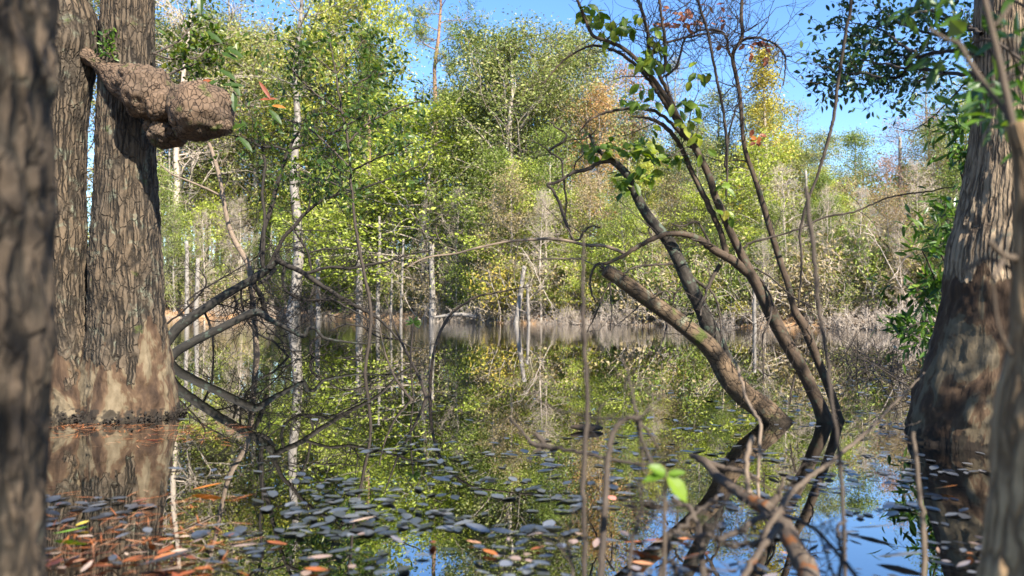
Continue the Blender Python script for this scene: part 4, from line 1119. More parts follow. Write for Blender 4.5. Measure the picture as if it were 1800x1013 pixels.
# ------------------------------------------------------------------ the wood across the pond
def gen_tree(seed, H, r0, cb, cw, shape, nl, nleaf, lsz, leafm, barkm, puff=.45, flat=.55, elev=(.2, .9), sub=5, needles=False, lean=0.0, twigN=0, lw=.55):
    rng = np.random.RandomState(seed)
    wood, crown = MB(), MB()
    m = 12
    tz = np.linspace(0, H * .97, m)
    drift = np.cumsum(rng.normal(0, H * .006, (m, 2)), axis=0)
    drift -= drift[0]
    tp = np.column_stack([drift[:, 0] + lean * tz, drift[:, 1], tz])
    tr = r0 * (1 - tz / H) ** .8 + .012
    tr[0] *= 1.35
    tp[0, 2] = -.4
    wood.tube(tp, tr, 9, .5)
    puffs = []
    for i in range(nl):
        uu = (i + rng.rand()) / nl
        h = H * (cb + (.99 - cb) * uu)
        base = np.array([np.interp(h, tz, tp[:, c]) for c in range(3)])
        az = i * 2.4 + rng.uniform(-.5, .5)
        L = max(.25, cw * shape(uu) * rng.uniform(.6, 1.15))
        el = elev[0] + (elev[1] - elev[0]) * uu + rng.uniform(-.2, .2)
        d = np.array((math.cos(az) * math.cos(el), math.sin(az) * math.cos(el), math.sin(el)))
        q = crooked(rng, base, d, L, 5, .20, .03)
        rr = np.linspace(max(.012, np.interp(h, tz, tr) * .42), .006, 6)
        wood.tube(q, rr, 4, rng.rand())
        puffs.append((q[-1], .8))
        for s in range(sub):
            k = rng.randint(1, 6)
            p = q[k]
            dd = unit(unit(q[min(k + 1, 5)] - q[max(k - 1, 0)]) + rng.normal(0, .75, 3) * np.array((1, 1, .6)))
            q2 = crooked(rng, p, dd, L * rng.uniform(.25, .55) + .2, 4, .25, .02)
            wood.tube(q2, np.linspace(.014, .007, 5), 3, rng.rand())
            puffs += [(q2[-1], 1.0), (q2[2], .6)]
            for _ in range(twigN):
                q3 = crooked(rng, q2[rng.randint(1, 5)], dd + rng.normal(0, .8, 3), rng.uniform(.3, .8), 3, .3, .02)
                wood.tube(q3, [.010, .009, .008, .006], 3, rng.rand())
    if nleaf:
        pc = np.array([p for p, _ in puffs])
        pwt = np.array([w_ for _, w_ in puffs]) * rng.uniform(.2, 1.6, len(puffs))
        vv = np.clip(rng.normal(.45, .22, len(puffs)), 0, 1)
        idx = rng.choice(len(puffs), nleaf, p=pwt / pwt.sum())
        if needles:
            off = rng.normal(0, .16, (nleaf, 3))
            c = pc[idx] + off
            d = unit_rows(rng.normal(0, 1, (nleaf, 3)) + np.array((0, 0, .5)))
            crown.leaves(c, d, rng.normal(0, 1, (nleaf, 3)), rng.uniform(.6, 1.2, nleaf) * lsz, lsz * .10, np.clip(vv[idx] + rng.normal(0, .2, nleaf), 0, 1))
        else:
            off = rng.normal(0, 1, (nleaf, 3)) * np.array((puff, puff, puff * flat))
            c = pc[idx] + off
            d = rng.normal(0, 1, (nleaf, 3)) * np.array((1, 1, .6)) + np.array((0, 0, -.25))
            nn = rng.normal(0, .6, (nleaf, 3)) + np.array((0, 0, .7))
            sz = rng.uniform(.6, 1.4, nleaf) * lsz * 1.02
            crown.leaves(c, d, nn, sz, sz * lw, np.clip(vv[idx] + rng.normal(0, .17, nleaf), 0, 1))
    return wood, (crown if nleaf else None), leafm, barkm, H


def unit_rows(a):
    return a / np.linalg.norm(a, axis=1)[:, None]


rnd = lambda u_: math.sin(math.pi * min(1, max(0, .12 + .86 * u_))) ** .7
cone = lambda u_: 1.05 - u_ * .92
dome = lambda u_: math.sqrt(max(0.03, 1 - u_ ** 2.2))
PROTO = {}


def proto(key, *a, **k):
    w_, c_, lm, bm, H = gen_tree(*a, **k)
    to = w_.build("trunk", M[bm], None, True, False)
    co = c_.build("crown", M[lm], None, False, False) if c_ else None
    PROTO[key] = (to, co, H)


proto('tulip1', 101, 15, .20, .30, 3.47, rnd, 39, 12350, 0.180, 'lf_yellow', 'far_bark', .42)
proto('tulip2', 102, 15, .18, .22, 2.91, rnd, 36, 9880, 0.170, 'lf_yellow', 'far_bark', .42)
proto('oak1', 111, 13, .22, .22, 3.81, dome, 44, 15200, 0.133, 'lf_olive', 'far_bark', .48, twigN=1)
proto('oak2', 112, 13, .18, .25, 3.36, rnd, 41, 12350, 0.127, 'lf_olive', 'far_bark', .45, twigN=1)
proto('oak3', 113, 12, .17, .12, 2.91, rnd, 39, 7980, 0.122, 'lf_olive', 'pale_bark', .42, twigN=2)
proto('green1', 121, 11, .16, .15, 2.80, dome, 41, 13300, 0.127, 'lf_green', 'far_bark', .40)
proto('green2', 122, 11, .15, .10, 2.46, rnd, 39, 10640, 0.127, 'lf_green', 'far_bark', .40, twigN=1)
proto('dark1', 131, 12, .18, .12, 3.14, dome, 44, 14250, 0.127, 'lf_dark', 'far_bark', .42)
proto('lime1', 141, 8, .11, .15, 3.36, dome, 33, 9500, 0.133, 'lf_lime', 'far_bark', .40, .28, (.0, .5))
proto('lime2', 142, 7, .09, .12, 2.69, rnd, 28, 7600, 0.122, 'lf_lime', 'far_bark', .36, .3, (.0, .6), twigN=1)
proto('orange1', 151, 11, .15, .20, 2.46, rnd, 33, 7980, 0.133, 'lf_orange', 'pale_bark', .42, twigN=1)
proto('orange2', 152, 7, .09, .15, 2.0, rnd, 22, 2600, .12, 'lf_orange', 'far_bark', .4, twigN=2)
proto('gold1', 161, 13, .16, .10, 2.13, cone, 46, 10640, 0.133, 'lf_gold', 'far_bark', .34)
proto('pink1', 171, 12, .17, .15, 2.91, rnd, 36, 6080, 0.127, 'lf_pink', 'pale_bark', .5, twigN=2)
proto('pink2', 172, 12, .14, .12, 2.4, rnd, 28, 2000, .11, 'lf_pink', 'pale_bark', .5, twigN=3)
proto('tan1', 175, 9, .12, .12, 2.69, dome, 33, 6080, 0.122, 'lf_tan', 'far_bark', .45, twigN=2)
proto('airy1', 181, 13, .12, .25, 1.9, rnd, 26, 1900, .11, 'lf_green', 'pale_bark', .5, twigN=2)
proto('airy2', 182, 13, .12, .25, 2.2, rnd, 28, 2300, .11, 'lf_olive', 'pale_bark', .5, twigN=3)
proto('bare1', 191, 13, .12, .10, 2.6, rnd, 32, 300, .10, 'lf_olive', 'brush', .5, twigN=5, sub=7)
proto('bare2', 192, 11, .10, .08, 2.2, rnd, 30, 500, .10, 'lf_tan', 'brush', .5, twigN=5, sub=7)
proto('pine1', 201, 18, .17, .62, 2.0, rnd, 20, 7000, .30, 'needles', 'pine_bark', .3, needles=True)
proto('pine2', 202, 11, .13, .12, 1.5, cone, 34, 9500, .30, 'needles', 'pine_bark', .3, needles=True, elev=(.1, .8))
proto('tall_pale', 211, 16, .21, .55, 2.4, rnd, 18, 2600, .13, 'lf_olive', 'pale_bark', .5, twigN=1)
# shrubs: many stems from the ground


def proto_bush(key, seed, H, W_, ns, nleaf, lsz, leafm, barkm, tw=3):
    rng = np.random.RandomState(seed)
    wood, crown, ends = MB(), MB(), []
    for _ in range(ns):
        az = rng.uniform(0, 6.28)
        sp = rng.uniform(.1, 1) * W_ / H
        d = np.array((math.cos(az) * sp, math.sin(az) * sp, 1.0))
        L = H * rng.uniform(.6, 1.15)
        q = crooked(rng, np.array((rng.normal(0, W_ * .2), rng.normal(0, W_ * .2), -.1)), d, L, 6, .14, -.02)
        wood.tube(q, np.linspace(.018, .005, 7), 4, rng.rand())
        for _ in range(tw):
            k = rng.randint(1, 6)
            q2 = crooked(rng, q[k], unit(q[k + 1] - q[k]) + rng.normal(0, .7, 3), L * rng.uniform(.2, .5), 4, .25, .0)
            wood.tube(q2, np.linspace(.012, .006, 5), 3, rng.rand())
            ends += [q2[-1], q2[2]]
            for _ in range(2):
                q3 = crooked(rng, q2[rng.randint(1, 5)], rng.normal(0, 1, 3), L * rng.uniform(.1, .25), 3, .3)
                wood.tube(q3, [.009, .008, .007, .005], 3, rng.rand())
    if nleaf:
        e = np.array(ends)
        idx = rng.randint(0, len(e), nleaf)
        vv = np.clip(rng.normal(.5, .2, len(e)), 0, 1)
        sz = rng.uniform(.6, 1.3, nleaf) * lsz
        crown.leaves(e[idx] + rng.normal(0, .16, (nleaf, 3)), rng.normal(0, 1, (nleaf, 3)), rng.normal(0, .6, (nleaf, 3)) + np.array((0, -.2, .6)), sz, sz * .55, np.clip(vv[idx] + rng.normal(0, .15, nleaf), 0, 1))
    to = wood.build("stems", M[barkm], None, True, False)
    co = crown.build("foliage", M[leafm], None, False, False) if nleaf else None
    PROTO[key] = (to, co, H)


proto_bush('bush_green', 301, 2.2, 1.6, 16, 2400, .11, 'lf_green', 'far_bark')
proto_bush('bush_lime', 302, 2.4, 1.8, 16, 2200, .11, 'lf_lime', 'far_bark')
proto_bush('bush_yellow', 303, 1.8, 1.4, 14, 1500, .10, 'lf_gold', 'far_bark')
proto_bush('bush_tan', 304, 1.6, 1.5, 16, 900, .10, 'lf_tan', 'brush')
proto_bush('bush_olive', 305, 2.6, 1.8, 18, 1900, .10, 'lf_olive', 'brush')
proto_bush('brush1', 306, 1.4, 1.9, 34, 0, .1, 'lf_tan', 'brush', 5)
proto_bush('brush2', 307, 2.0, 1.6, 30, 120, .1, 'lf_tan', 'brush', 5)
proto_bush('brush3', 308, 1.0, 1.8, 34, 0, .1, 'lf_tan', 'brush', 5)


def plant(key, name, cat, label, x, y, height, rz, wide=1.0, group=None, tilt=0.0):
    to, co, H = PROTO[key]
    z = ground_z(x, y)
    if z < 0:
        z = max(z, -.3)
    s = height / H
    o = bpy.data.objects.new(name, None)
    COL.objects.link(o)
    o.location = (x, y, z)
    o.rotation_euler = (tilt, 0, rz)
    o.scale = (s * wide, s * wide, s)
    tag(o, label, cat, group)
    for c in (to, co):
        if c is not None:
            d = c.copy()
            COL.objects.link(d)
            d.parent = o
    return o


def top_h(topy, x, y):
    return (CAM_H + (HZ - topy) / F_PX * y) - ground_z(x, y)


rng = np.random.RandomState(1234)
feature = [
    (205, -70, 9, 'oak2', 1.0, "olive tree seen in the gap between the burled tree's two trunks"),
    (315, -60, 5, 'bare1', 1.2, "tall bare grey tree with a haze of fine twigs just right of the burled trunk"),
    (400, -50, 11, 'airy2', 1.3, "tall airy olive tree with thin reddish leaves above the burl"),
    (512, -110, -2.5, 'tall_pale', 1.1, "tall tree with the thickest pale trunk in the left of the wood"),
    (585, 5, 12, 'oak1', 1.0, "olive oak against the sky right of the thickest pale trunk"),
    (645, -110, 9, 'tulip1', .78, "tallest yellow-green tree, standing left of the tall pine"),
    (648, 55, 4, 'pine2', 1.0, "bushy young pine in front of the tallest yellow-green tree"),
    (766, -130, 7, 'pine1', 1.0, "tall pine with a bare trunk and sparse tufts against the sky"),
    (845, 62, 12, 'dark1', 1.0, "dark green tree right of the tall pine"),
    (905, 66, 7, 'oak1', 1.15, "broad olive oak filling the middle of the skyline"),
    (985, 62, 11, 'oak2', 1.0, "olive oak with a pointed top right of the broad middle oak"),
    (1030, 98, 9, 'oak1', .9, "lower olive oak behind the leaning tree's top twigs"),
    (745, 205, 1.5, 'lime1', 1.3, "bright lime tree with flat layered sprays in the middle of the wood"),
    (640, 300, 2.5, 'lime2', 1.1, "small lime tree left of the layered lime tree"),
    (1062, 165, 7, 'orange1', .9, "orange tree behind the leaning tree's broad leaves"),
    (1110, 120, 14, 'pink1', 1.0, "thin orange-pink tree rising above the orange tree"),
    (1195, 105, 14, 'airy2', 1.0, "airy olive tree between the leaning tree's stems"),
    (1265, 165, 10, 'oak3', 1.1, "yellowish olive tree left of the golden spire"),
    (1345, 86, 9, 'gold1', 1.1, "tall golden spire-shaped tree against the sky"),
    (1410, 178, 15, 'airy1', 1.2, "thin see-through green tree right of the golden spire"),
    (1445, 240, 10, 'oak2', 1.0, "rounded olive tree under the hanging vine"),
    (1512, 238, 15, 'green1', 1.0, "round green treetop at the bottom of the open sky"),
    (1555, 285, 9, 'pink1', 1.0, "pinkish tan tree right of the round green treetop"),
    (1588, 215, 13, 'pink2', 1.0, "nearly bare pink tree with a white trunk at the right of the sky"),
    (1640, 125, 20, 'airy1', 1.2, "tall faint bare-branched tree under the dark leafy bough"),
    (1655, 205, 12, 'pink1', 1.2, "dense pinkish tree close to the ridged trunk"),
    (1700, 180, 15, 'tulip2', .9, "yellow-olive tree half hidden by the ridged trunk"),
    (1780, 80, 13, 'oak1', 1.0, "olive tree mostly hidden behind the ridged trunk"),
    (120, -40, 10, 'oak3', 1.0, "olive tree mostly hidden behind the burled tree's thinner trunk"),
    (470, 90, 14, 'pink2', 1.1, "reddish thin tree left of the thickest pale trunk"),
    (350, 40, 16, 'oak1', 1.0, "dense olive tree behind the bare grey one"),
    (810, 170, 5, 'green1', .9, "green tree below the dark one right of the tall pine"),
    (880, 270, 3, 'green2', 1.1, "glossy green tree with thin pale stems in the middle of the wood"),
    (960, 230, 4, 'green1', .9, "mid green tree right of the glossy green one"),
    (1140, 290, 5, 'tulip2', .9, "yellow tree glimpsed between the broken log's stem and the leaning tree"),
    (1220, 250, 4, 'oak3', 1.0, "pale olive tree behind the leaning tree's upper stem"),
    (1340, 270, 4, 'lime1', 1.0, "lime tree right of the leaning tree's outer stem"),
    (1480, 330, 6, 'tan1', 1.2, "tan and green tree between the vine and the bay shrub"),
    (1570, 380, 4, 'orange2', 1.2, "low rusty-orange tree left of the bay shrub"),
    (1420, 370, 3, 'green2', 1.0, "small green tree under the vine's lower end"),
]
for px, ty, by, key, wd, lab in feature:
    x, y = far_xy(px, by)
    name, cat = {'pine': ("pine_tree", "pine"), 'bare': ("bare_tree", "tree")}.get(key[:4], ("broadleaf_tree", "tree"))
    plant(key, name, cat, lab, x, y, top_h(ty, x, y), rng.uniform(0, 6.28), wd)

# understorey rows: nothing in the photo tells these apart within a kind
UND = {'green1': "green understorey tree in the crowded edge of the wood", 'green2': "thin-stemmed green understorey tree at the edge of the wood", 'lime2': "small lime green understorey tree at the edge of the wood", 'lime1': "flat-sprayed lime understorey tree at the edge of the wood",
       'oak3': "pale olive understorey tree at the edge of the wood", 'tan1': "dry tan understorey tree at the edge of the wood", 'bare2': "bare grey understorey tree at the edge of the wood", 'orange2': "small orange understorey tree at the edge of the wood", 'oak2': "olive tree standing deep in the crowded wood",
       'dark1': "dark green tree standing deep in the crowded wood", 'tulip2': "yellow-green tree standing deep in the crowded wood", 'airy2': "thin airy tree standing deep in the crowded wood"}
px = 285
while px < 1720:
    key = rng.choice(['green1', 'green2', 'lime2', 'lime1', 'oak3', 'tan1', 'bare2', 'orange2', 'bare2', 'green2'], p=[.11, .11, .11, .09, .20, .06, .18, .02, .08, .04])
    by = rng.uniform(.8, 5)
    x, y = far_xy(px, by)
    ty = rng.uniform(290, 440)
    plant(key, "understorey_tree", "tree", UND[key], x, y, top_h(ty, x, y), rng.uniform(0, 6.28), 1.0 if key not in ('green1', 'oak3') else .8, "understorey trees along the far bank")
    px += rng.uniform(14, 26)
px = 300
while px < 1640:
    x, y = far_xy(px, rng.uniform(.2, 2.2))
    plant(rng.choice(['bare2', 'bare1']), "bare_tree", "tree", "slender bare grey sapling with fine pale twigs at the front of the wood", x, y, top_h(rng.uniform(330, 470), x, y), rng.uniform(0, 6.28), .8, "bare saplings along the far bank")
    px += rng.uniform(45, 85)
px = 270
while px < 1760:
    key = rng.choice(['oak2', 'dark1', 'tulip2', 'airy2', 'oak2'])
    by = rng.uniform(8, 20)
    x, y = far_xy(px, by)
    lim = np.interp(px, [270, 560, 640, 730, 790, 850, 1000, 1060, 1100, 1300, 1345, 1400, 1480, 1560, 1620, 1760], [40, 50, 90, 215, 120, 85, 95, 150, 190, 215, 170, 230, 300, 310, 230, 160])
    ty = lim + rng.uniform(0, 90)
    plant(key, "broadleaf_tree", "tree", UND[key], x, y, top_h(ty, x, y), rng.uniform(0, 6.28), .9, "trees deep in the wood")
    px += rng.uniform(12, 24)

BUSH = {'bush_green': "green leafy bush on the far bank", 'bush_lime': "lime leafy bush on the far bank", 'bush_yellow': "yellow leafy bush on the far bank", 'bush_tan': "dry tan bush on the far bank", 'bush_olive': "olive leafy bush on the far bank", 'brush1': "low bare grey brush at the far waterline", 'brush2': "upright bare brush at the far waterline", 'brush3': "flattened pale bare brush at the far waterline"}
special = [(1300, 520, .3, 'bush_yellow', 1.3, "bright yellow bush at the waterline behind the leaning stems"), (985, 512, .8, 'bush_yellow', .8, "small yellow bush left of the broken log's top"), (782, 528, 1.0, 'bush_yellow', 1.3, "orange-yellow bush above the pale fallen log on the far bank"),
           (1470, 535, -.3, 'brush2', 1.5, "largest pale bare bush at the far waterline, right of the leaning tree")]
for px, ty, by, key, wd, lab in special:
    x, y = far_xy(px, by)
    plant(key, "shrub", "shrub", lab, x, y, top_h(ty, x, y), rng.uniform(0, 6.28), wd)
px = 280
while px < 1640:
    left = px < 760
    ks = ['bush_green', 'bush_lime', 'bush_olive', 'bush_tan', 'bush_yellow']
    key = rng.choice(ks, p=[.20, .22, .28, .18, .12])
    by = rng.uniform(.2, 4.0) + (.4 if left else 0)
    x, y = far_xy(px, by)
    plant(key, "shrub", "shrub", BUSH[key], x, y, rng.uniform(1.3, 3.1), rng.uniform(0, 6.28), 1.0, "leafy bushes along the far bank")
    px += rng.uniform(6, 12)
px = 290
while px < 1640:
    key = rng.choice(['brush1', 'brush2', 'brush3'])
    x, y = far_xy(px, rng.uniform(-.9, 1.4))
    plant(key, "bare_brush", "brush", BUSH[key], x, y, rng.uniform(.35, 1.4), rng.uniform(0, 6.28), 1.0, "bare brush along the far waterline")
    px += rng.uniform(12, 30) * (1.3 if px < 800 else 1)

# pale standing trunks
SN_ = [(330, 425, 8, -1.0, 0, "pale thin trunk nearest the burled tree on the far bank"), (344, 455, 9, -1.4, 4, "pale forked-looking trunk beside the one nearest the burled tree"), (560, 455, 10, -2.2, -2, "pale trunk in the water right of the thickest pale trunk"),
       (632, 433, 13, -2.6, -2, "smooth pale snag with a snapped-off top standing in the water"), (664, 380, 8, -2.4, 3, "white slim trunk just right of the snapped-off snag"), (687, 440, 4, -1.8, 0, "thread-thin pale pole between the white trunk and the mottled one"), (703, 420, 5, -1.9, 4, "thin pale pole just left of the mottled trunk"),
       (760, 430, 11, -2.2, 1, "mottled grey trunk left of the pale fallen log"), (905, 468, 10, -1.1, 14, "pale trunk leaning right in the middle of the far bank"), (932, 500, 6, -1.2, -3, "short pale pole right of the leaning pale trunk"), (1325, 500, 7, -1.5, 0, "pale snag with a side stub behind the leaning stems"),
       (1092, 315, 10, 5, 8, "straight pinkish trunk above the broken log"), (1105, 250, 6, 9, 2, "slim trunk behind the straight pinkish one"), (1420, 300, 8, 5, -1, "slim straight trunk behind the vine"), (1003, 330, 7, 5, 2, "pale trunk behind the upright stem"), (850, 330, 7, 6, 2, "pinkish trunk in the bushes left of the leaning pale trunk"),
       (570, 300, 7, 5, 1, "slim grey trunk between the thickest trunk and the snag"), (295, 250, 6, 6, 0, "slim white trunk at the burled tree's edge"), (1585, 240, 10, 10, -1, "white trunk topped by pink leaves at the right"), (1330, 440, 5, 2, 2, "thin pole in the bushes right of the leaning stems")]
for i, (px, ty, wd, by, lx, lab) in enumerate(SN_):
    x, y = far_xy(px, by)
    z0 = ground_z(x, y)
    h = top_h(ty, x, y)
    r0 = wd / 2 * y / F_PX
    rr_ = np.random.RandomState(900 + i)
    m_ = MB()
    zz = np.linspace(-.3, h, 14)
    q = np.column_stack([lx * y / F_PX * zz / h + np.cumsum(rr_.normal(0, .012, 14)), np.cumsum(rr_.normal(0, .012, 14)), zz])
    m_.tube(q, np.linspace(r0 * 1.1, r0 * (.75 if ty > 400 else .5), 14), 10, .5)
    root = empty("slender_tree", lab, "tree", (x, y, z0))
    m_.build("trunk", M['pale_bark'], root)
    m2 = MB()
    twigs(m2, q, np.linspace(r0, r0 * .6, 14), 9 if wd != 13 else 4, (.3, 1.3), rr_, .25, 2, thin=.3, tmin=.004)
    m2.build("crown", M['brush'], root)  # bare side twigs along the trunk

m_ = MB()
x, y = far_xy(830, -.6)
d_ = y
p_, r_ = trace([(765, 558, 4), (785, 555, 6), (805, 553, 7), (825, 555, 7), (845, 559, 7), (868, 564, 5), (878, 567, 4)], d_ - .4, d_ - .8, 6)
m_.tube(p_, r_, 8)
twigs(m_, p_, r_, 5, (.2, .7), np.random.RandomState(3), .1, 1, tmin=.004)
tag(m_.build("fallen_log", M['pale_bark']), "bleached fallen log lying along the far waterline", "log")

# far-off wood and ground cover that read as one mass
rng = np.random.RandomState(555)
m_ = MB()
k_ = 60000
pxs = rng.uniform(230, 1760, k_)
bys = 2 + 30 * rng.rand(k_) ** 1.3
cx = rng.uniform(0, 1, 4000)
xy = np.array([far_xy(a_, b_) for a_, b_ in zip(pxs, bys)])
gz = np.array([ground_z(a_, b_) for a_, b_ in xy])
hh = np.array([max(0, .5 + .75 * fbm(a_ * .35, b_ * .35, 2.0)) for a_, b_ in xy])
zz = gz + rng.rand(k_) ** 1.2 * (0.5 + 2.6 * hh)
sz = rng.uniform(.09, .2, k_)
m_.leaves(np.column_stack([xy, zz]), rng.normal(0, 1, (k_, 3)), rng.normal(0, .6, (k_, 3)) + np.array((0, -.3, .6)), sz, sz * .6, np.clip(rng.normal(.45, .2, k_) + .5 * (hh - .5), 0, 1))
tag(m_.build("undergrowth", M['lf_olive'], None, False), "tangled olive undergrowth covering the slope under the far trees", "undergrowth", kind="stuff")

m_ = MB()
k_ = 90000
pxs = rng.uniform(-200, 2100, k_)
bys = rng.uniform(24, 44, k_)
xy = np.array([far_xy(a_, b_) for a_, b_ in zip(pxs, bys)])
gz = np.array([ground_z(a_, b_) for a_, b_ in xy])
topn = np.array([5.0 + 2.6 * fbm(a_ * .12, b_ * .12, 7.0) for a_, b_ in xy]) * np.interp(pxs, [-200, 560, 760, 1400, 2100], [1.5, 1.4, 1.05, .9, .9])
zz = gz + (1 - rng.rand(k_) ** 1.6) * topn
sz = rng.uniform(.12, .3, k_)
m_.leaves(np.column_stack([xy, zz]), rng.normal(0, 1, (k_, 3)), rng.normal(0, .6, (k_, 3)) + np.array((0, -.3, .6)), sz, sz * .6, np.clip(rng.normal(.4, .25, k_), 0, 1))
tag(m_.build("distant_woods", M['lf_green'], None, False), "distant green wood filling the gaps behind the trees", "woods", kind="stuff")

# ------------------------------------------------------------------ trees on the near bank that shade the cove (behind the viewer)
proto('shade1', 401, 9, .18, .28, 2.6, dome, 24, 3000, .13, 'lf_green', 'far_bark', .42)
SHADE = [(0.65, -1.95, 7.0, 0.3, .6), (5.6, 0.9, 10.0, 1.3, .45), (3.5, 0.8, 7.8, 2.6, .8), (-1.6, -4.6, 9.5, 2.2, .9), (0.6, -7.6, 11.5, 4.4, 1.0), (10.5, -0.5, 10.5, 5.5, 1.0), (-5.4, -2.2, 8, 5.0, .8)]
for i, (x, y, h, rz, wd) in enumerate(SHADE):
    plant('shade1', "shade_tree", "tree", "leafy green tree on the near bank shading the cove from behind the viewer", x, y, h, rz, wd, "trees on the near bank")

# ------------------------------------------------------------------ leaves on the water
rng = np.random.RandomState(2024)


def leaf_mesh(key, L, W, curl, mat, seed):
    r = np.random.RandomState(seed)
    m = MB()
    m.leaves([(-L / 2, 0, .003)], [(1, 0, .02)], [(0, 0, 1)], L, W, np.array([r.rand()]), True, curl, .12)
    return m.build(key, M[mat], None, True, False)


LV = [leaf_mesh("floating_leaf", .085, .042, 0.007, 'float_leaf', 1), leaf_mesh("floating_leaf", .10, .05, -0.035, 'float_leaf', 2), leaf_mesh("floating_leaf", .07, .04, 0.017, 'float_leaf', 3), leaf_mesh("floating_leaf", .12, .040, -0.056, 'float_leaf', 4),
      leaf_mesh("floating_leaf", .075, .055, -0.017, 'float_leaf', 8), leaf_mesh("floating_leaf", .11, .026, -0.042, 'float_leaf', 9), leaf_mesh("floating_leaf", .06, .045, -0.087, 'float_leaf', 11)]
LW = [leaf_mesh("floating_leaf", .10, .045, -.06, 'float_warm', 5), leaf_mesh("floating_leaf", .085, .045, .03, 'float_warm', 6), leaf_mesh("floating_leaf", .11, .05, -.2, 'float_warm', 7), leaf_mesh("floating_leaf", .12, .03, -.12, 'float_warm', 10)]


def density(px, py):
    """Share of the surface under leaves, following the drifts in the photo."""
    x, y = px, py
    d = 0.0
    nz = fbm(x * .006, y * .02, 4.2)
    if y > 820:
        d = np.interp(x, [80, 300, 420, 600, 1000, 1300, 1500, 1700], [1.5, 1.4, .6, .9, .85, .35, .16, .4]) * np.interp(y, [820, 900, 1010], [.25, .9, 1.05])
    if 740 < y <= 900:
        d = max(d, np.interp(x, [300, 520, 700, 1000, 1200, 1400, 1600, 1700], [.12, .2, .42, .36, .3, .55, .55, .3]))
    if 690 < y <= 760:
        d = max(d, np.interp(x, [300, 500, 700, 900, 1150, 1300, 1500, 1620], [.16, .18, .25, .22, .3, .6, .55, .3]))
    if 640 < y <= 710:
        d = max(d, np.interp(x, [300, 420, 700, 900, 1100, 1250, 1420, 1480, 1620], [.14, .1, .06, .06, .2, .5, .7, 1.6, 1.6]))
    if y > 830 and x < 300 + (y - 830) * .2 and y < 880:
        d *= .3
    return max(0, d * (.6 + 2.2 * nz))


cand = []
while len(cand) < 1800:
    py = 640 + 420 * rng.rand() ** 1.15
    px = rng.uniform(70, 1730)
    if rng.rand() < density(px, py) and not (py < 870 and px < 300):
        cand.append((px, py))
cand.sort(key=lambda c: -c[1])
G1 = "fallen leaves floating on the pond"
labs = {'cool': "dull grey-brown wet leaf floating flat in the drift on the pond", 'warm': "rusty or pinkish fallen leaf floating in the shallows by the left trunks"}
placed = 0
st = MB()
used = []
for px, py in cand:
    d = wdist(py)
    x, y = (px - 900) / F_PX * d, d
    warm = rng.rand() < (.85 if py > 850 and px < 310 + (py - 850) * .35 else .07 if py > 760 else .02)
    big = placed < 300
    if big and any((x - a_) ** 2 + (y - b_) ** 2 < .0014 for a_, b_ in used):
        continue
    s = rng.uniform(.3, .8) * (.8 if px < 620 and py < 930 else 1)
    if big:
        src = (LW if warm else LV)[rng.randint(4 if warm else 7)]
        o = src.copy()
        COL.objects.link(o)
        o.location = (x, y, .004 + .002 * rng.rand())
        o.rotation_euler = (rng.normal(0, .06), rng.normal(0, .05), rng.uniform(0, 6.28))
        o.scale = (s, s * rng.uniform(.75, 1.2), s)
        if py > 850 and px < 310 + (py - 850) * .35 and warm:
            tag(o, labs['warm'], "leaf", "warm leaves floating in the left shallows")
        elif warm:
            tag(o, "tan or rusty fallen leaf floating among the dull ones on the pond", "leaf", G1)
        else:
            tag(o, labs['cool'], "leaf", G1)
        used.append((x, y))
        placed += 1
    else:
        a_ = rng.uniform(0, 6.28)
        L = rng.uniform(.035, .095)
        st.leaves([(x, y, .004)], [(math.cos(a_), math.sin(a_), rng.normal(0, .05))], [(rng.normal(0, .07), rng.normal(0, .07), 1)], L, L * rng.uniform(.4, .6), np.array([rng.rand() * .9]), True, rng.uniform(-.08, .05), .1)
tag(st.build("floating_leaves", M['float_leaf']), "small dark leaves drifting in sheets over the pond", "leaves", kind="stuff")

one = [(368, 862, .13, .065, 'float_orange', .25, "bright orange leaf floating highest of the leaves right of the left shallows"), (130, 940, .115, .04, 'float_green', .2, "bright green leaf floating by the near left trunk"), (150, 925, .05, .04, 'float_yellow', 1.0, "yellow crumpled leaf beside the floating green one"),
       (895, 655, .16, .05, 'float_orange', .1, "orange leaf floating alone in the middle of the pond"), (1075, 880, .05, .035, 'float_pink', 2.0, "pinkish red leaf floating below the arching branch"), (1225, 985, .12, .05, 'float_warm', .1, "long tan leaf caught beside the dead bough at the bottom"), (1130, 960, .14, .045, 'float_warm', -.3, "long tan leaf floating below the green sprout"),
       (300, 990, .17, .06, 'float_leaf', .5, "large pale grey leaf floating at the bottom left"), (1580, 985, .15, .06, 'float_leaf', -.2, "large purplish leaf floating on the blue reflection at the bottom right"), (1530, 935, .15, .045, 'float_leaf', -.35, "long brown leaf floating on the blue reflection"), (250, 885, .07, .035, 'float_pink', .1, "pink leaf floating in the left shallows"),
       (640, 920, .10, .05, 'float_warm', 0.2, "tan curled leaf floating left of the middle drift"), (840, 935, .11, .05, 'float_leaf', 2.6, "dark upturned leaf standing out of the middle drift"), (270, 768, .08, .03, 'float_pink', .1, "pinkish leaf floating at the burled trunk's foot"), (1660, 862, .10, .03, 'float_orange', -.1, "rusty leaf floating in the ridged trunk's dark reflection")]
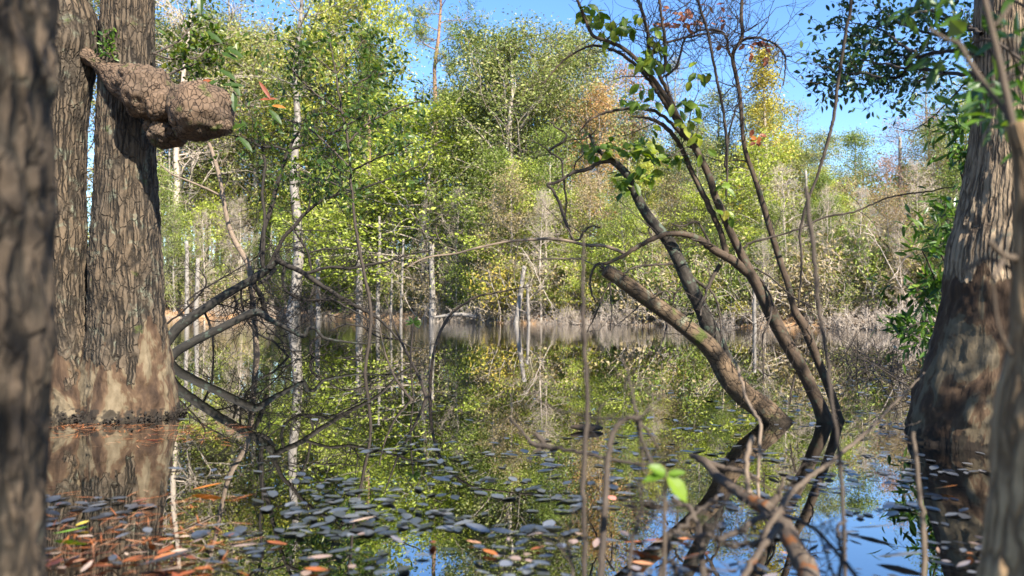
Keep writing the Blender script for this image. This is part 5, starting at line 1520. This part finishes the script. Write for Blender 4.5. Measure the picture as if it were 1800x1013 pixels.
for px, py, L, W_, mt, rz, lab in one:
    d = wdist(py)
    m = MB()
    m.leaves([(-L / 2, 0, 0)], [(1, 0, .05)], [(0, 0, 1)], L, W_, np.array([.6]), True, -.12, .15)
    o = m.build("floating_leaf", M[mt])
    o.location = ((px - 900) / F_PX * d, d, .012)
    o.rotation_euler = (-.12, .0, rz)
    tag(o, lab, "leaf")

m_ = MB()
p_, r_ = trace([(1003, 751, 4), (1014, 751, 9), (1030, 752, 12), (1048, 752, 11), (1060, 753, 4)], wdist(757), wdist(757), 6)
m_.tube(p_, r_, 12, .5, lumpy(81, .2, None, 5, 12, 1.4))
tag(m_.build("driftwood", M['stem']), "dark chunk of bark floating left of the arching branch", "driftwood")

# sunken leaf litter in the left shallows, pine straw too
m_ = MB()
k_ = 2600
pxs, pys = rng.uniform(20, 420, k_), 780 + 330 * rng.rand(k_) ** .7
d = CAM_H * F_PX / (pys - HZ)
X = (pxs - 900) / F_PX * d
Z = np.array([ground_z(a_, b_) for a_, b_ in zip(X, d)]) + rng.uniform(.006, .10, k_)
Z = np.minimum(Z, -.008)
sz = rng.uniform(.04, .095, k_)
m_.leaves(np.column_stack([X, d, Z]), np.column_stack([rng.normal(0, 1, (k_, 2)), rng.normal(0, .1, k_)]), np.column_stack([rng.normal(0, .2, (k_, 2)), np.ones(k_)]), sz, sz * np.where(rng.rand(k_) < .25, .06, .5), rng.rand(k_), True, 0.05)
tag(m_.build("leaf_litter", M['float_warm']), "sunken rusty leaf litter and pine straw on the bed of the left shallows", "leaf litter", kind="stuff")

# floating pine straw round the foot of the burled tree
rng = np.random.RandomState(303)
m_ = MB()
k_ = 420
pxs, pys = rng.uniform(75, 420, k_), 745 + np.abs(rng.normal(0, 16, k_)) + np.where(rng.rand(k_) < .45, rng.uniform(110, 250, k_), 0)
d = CAM_H * F_PX / (pys - HZ)
a_ = rng.uniform(0, 6.28, k_)
m_.leaves(np.column_stack([(pxs - 900) / F_PX * d, d, np.full(k_, .004)]), np.column_stack([np.cos(a_), np.sin(a_), rng.normal(0, .04, k_)]), np.column_stack([rng.normal(0, .1, (k_, 2)), np.ones(k_)]), rng.uniform(.05, .14, k_), .004, rng.uniform(.1, .6, k_), True, .0)
tag(m_.build("pine_straw", M['float_warm'], None, False), "rusty pine straw floating round the foot of the burled tree", "pine straw", kind="stuff")
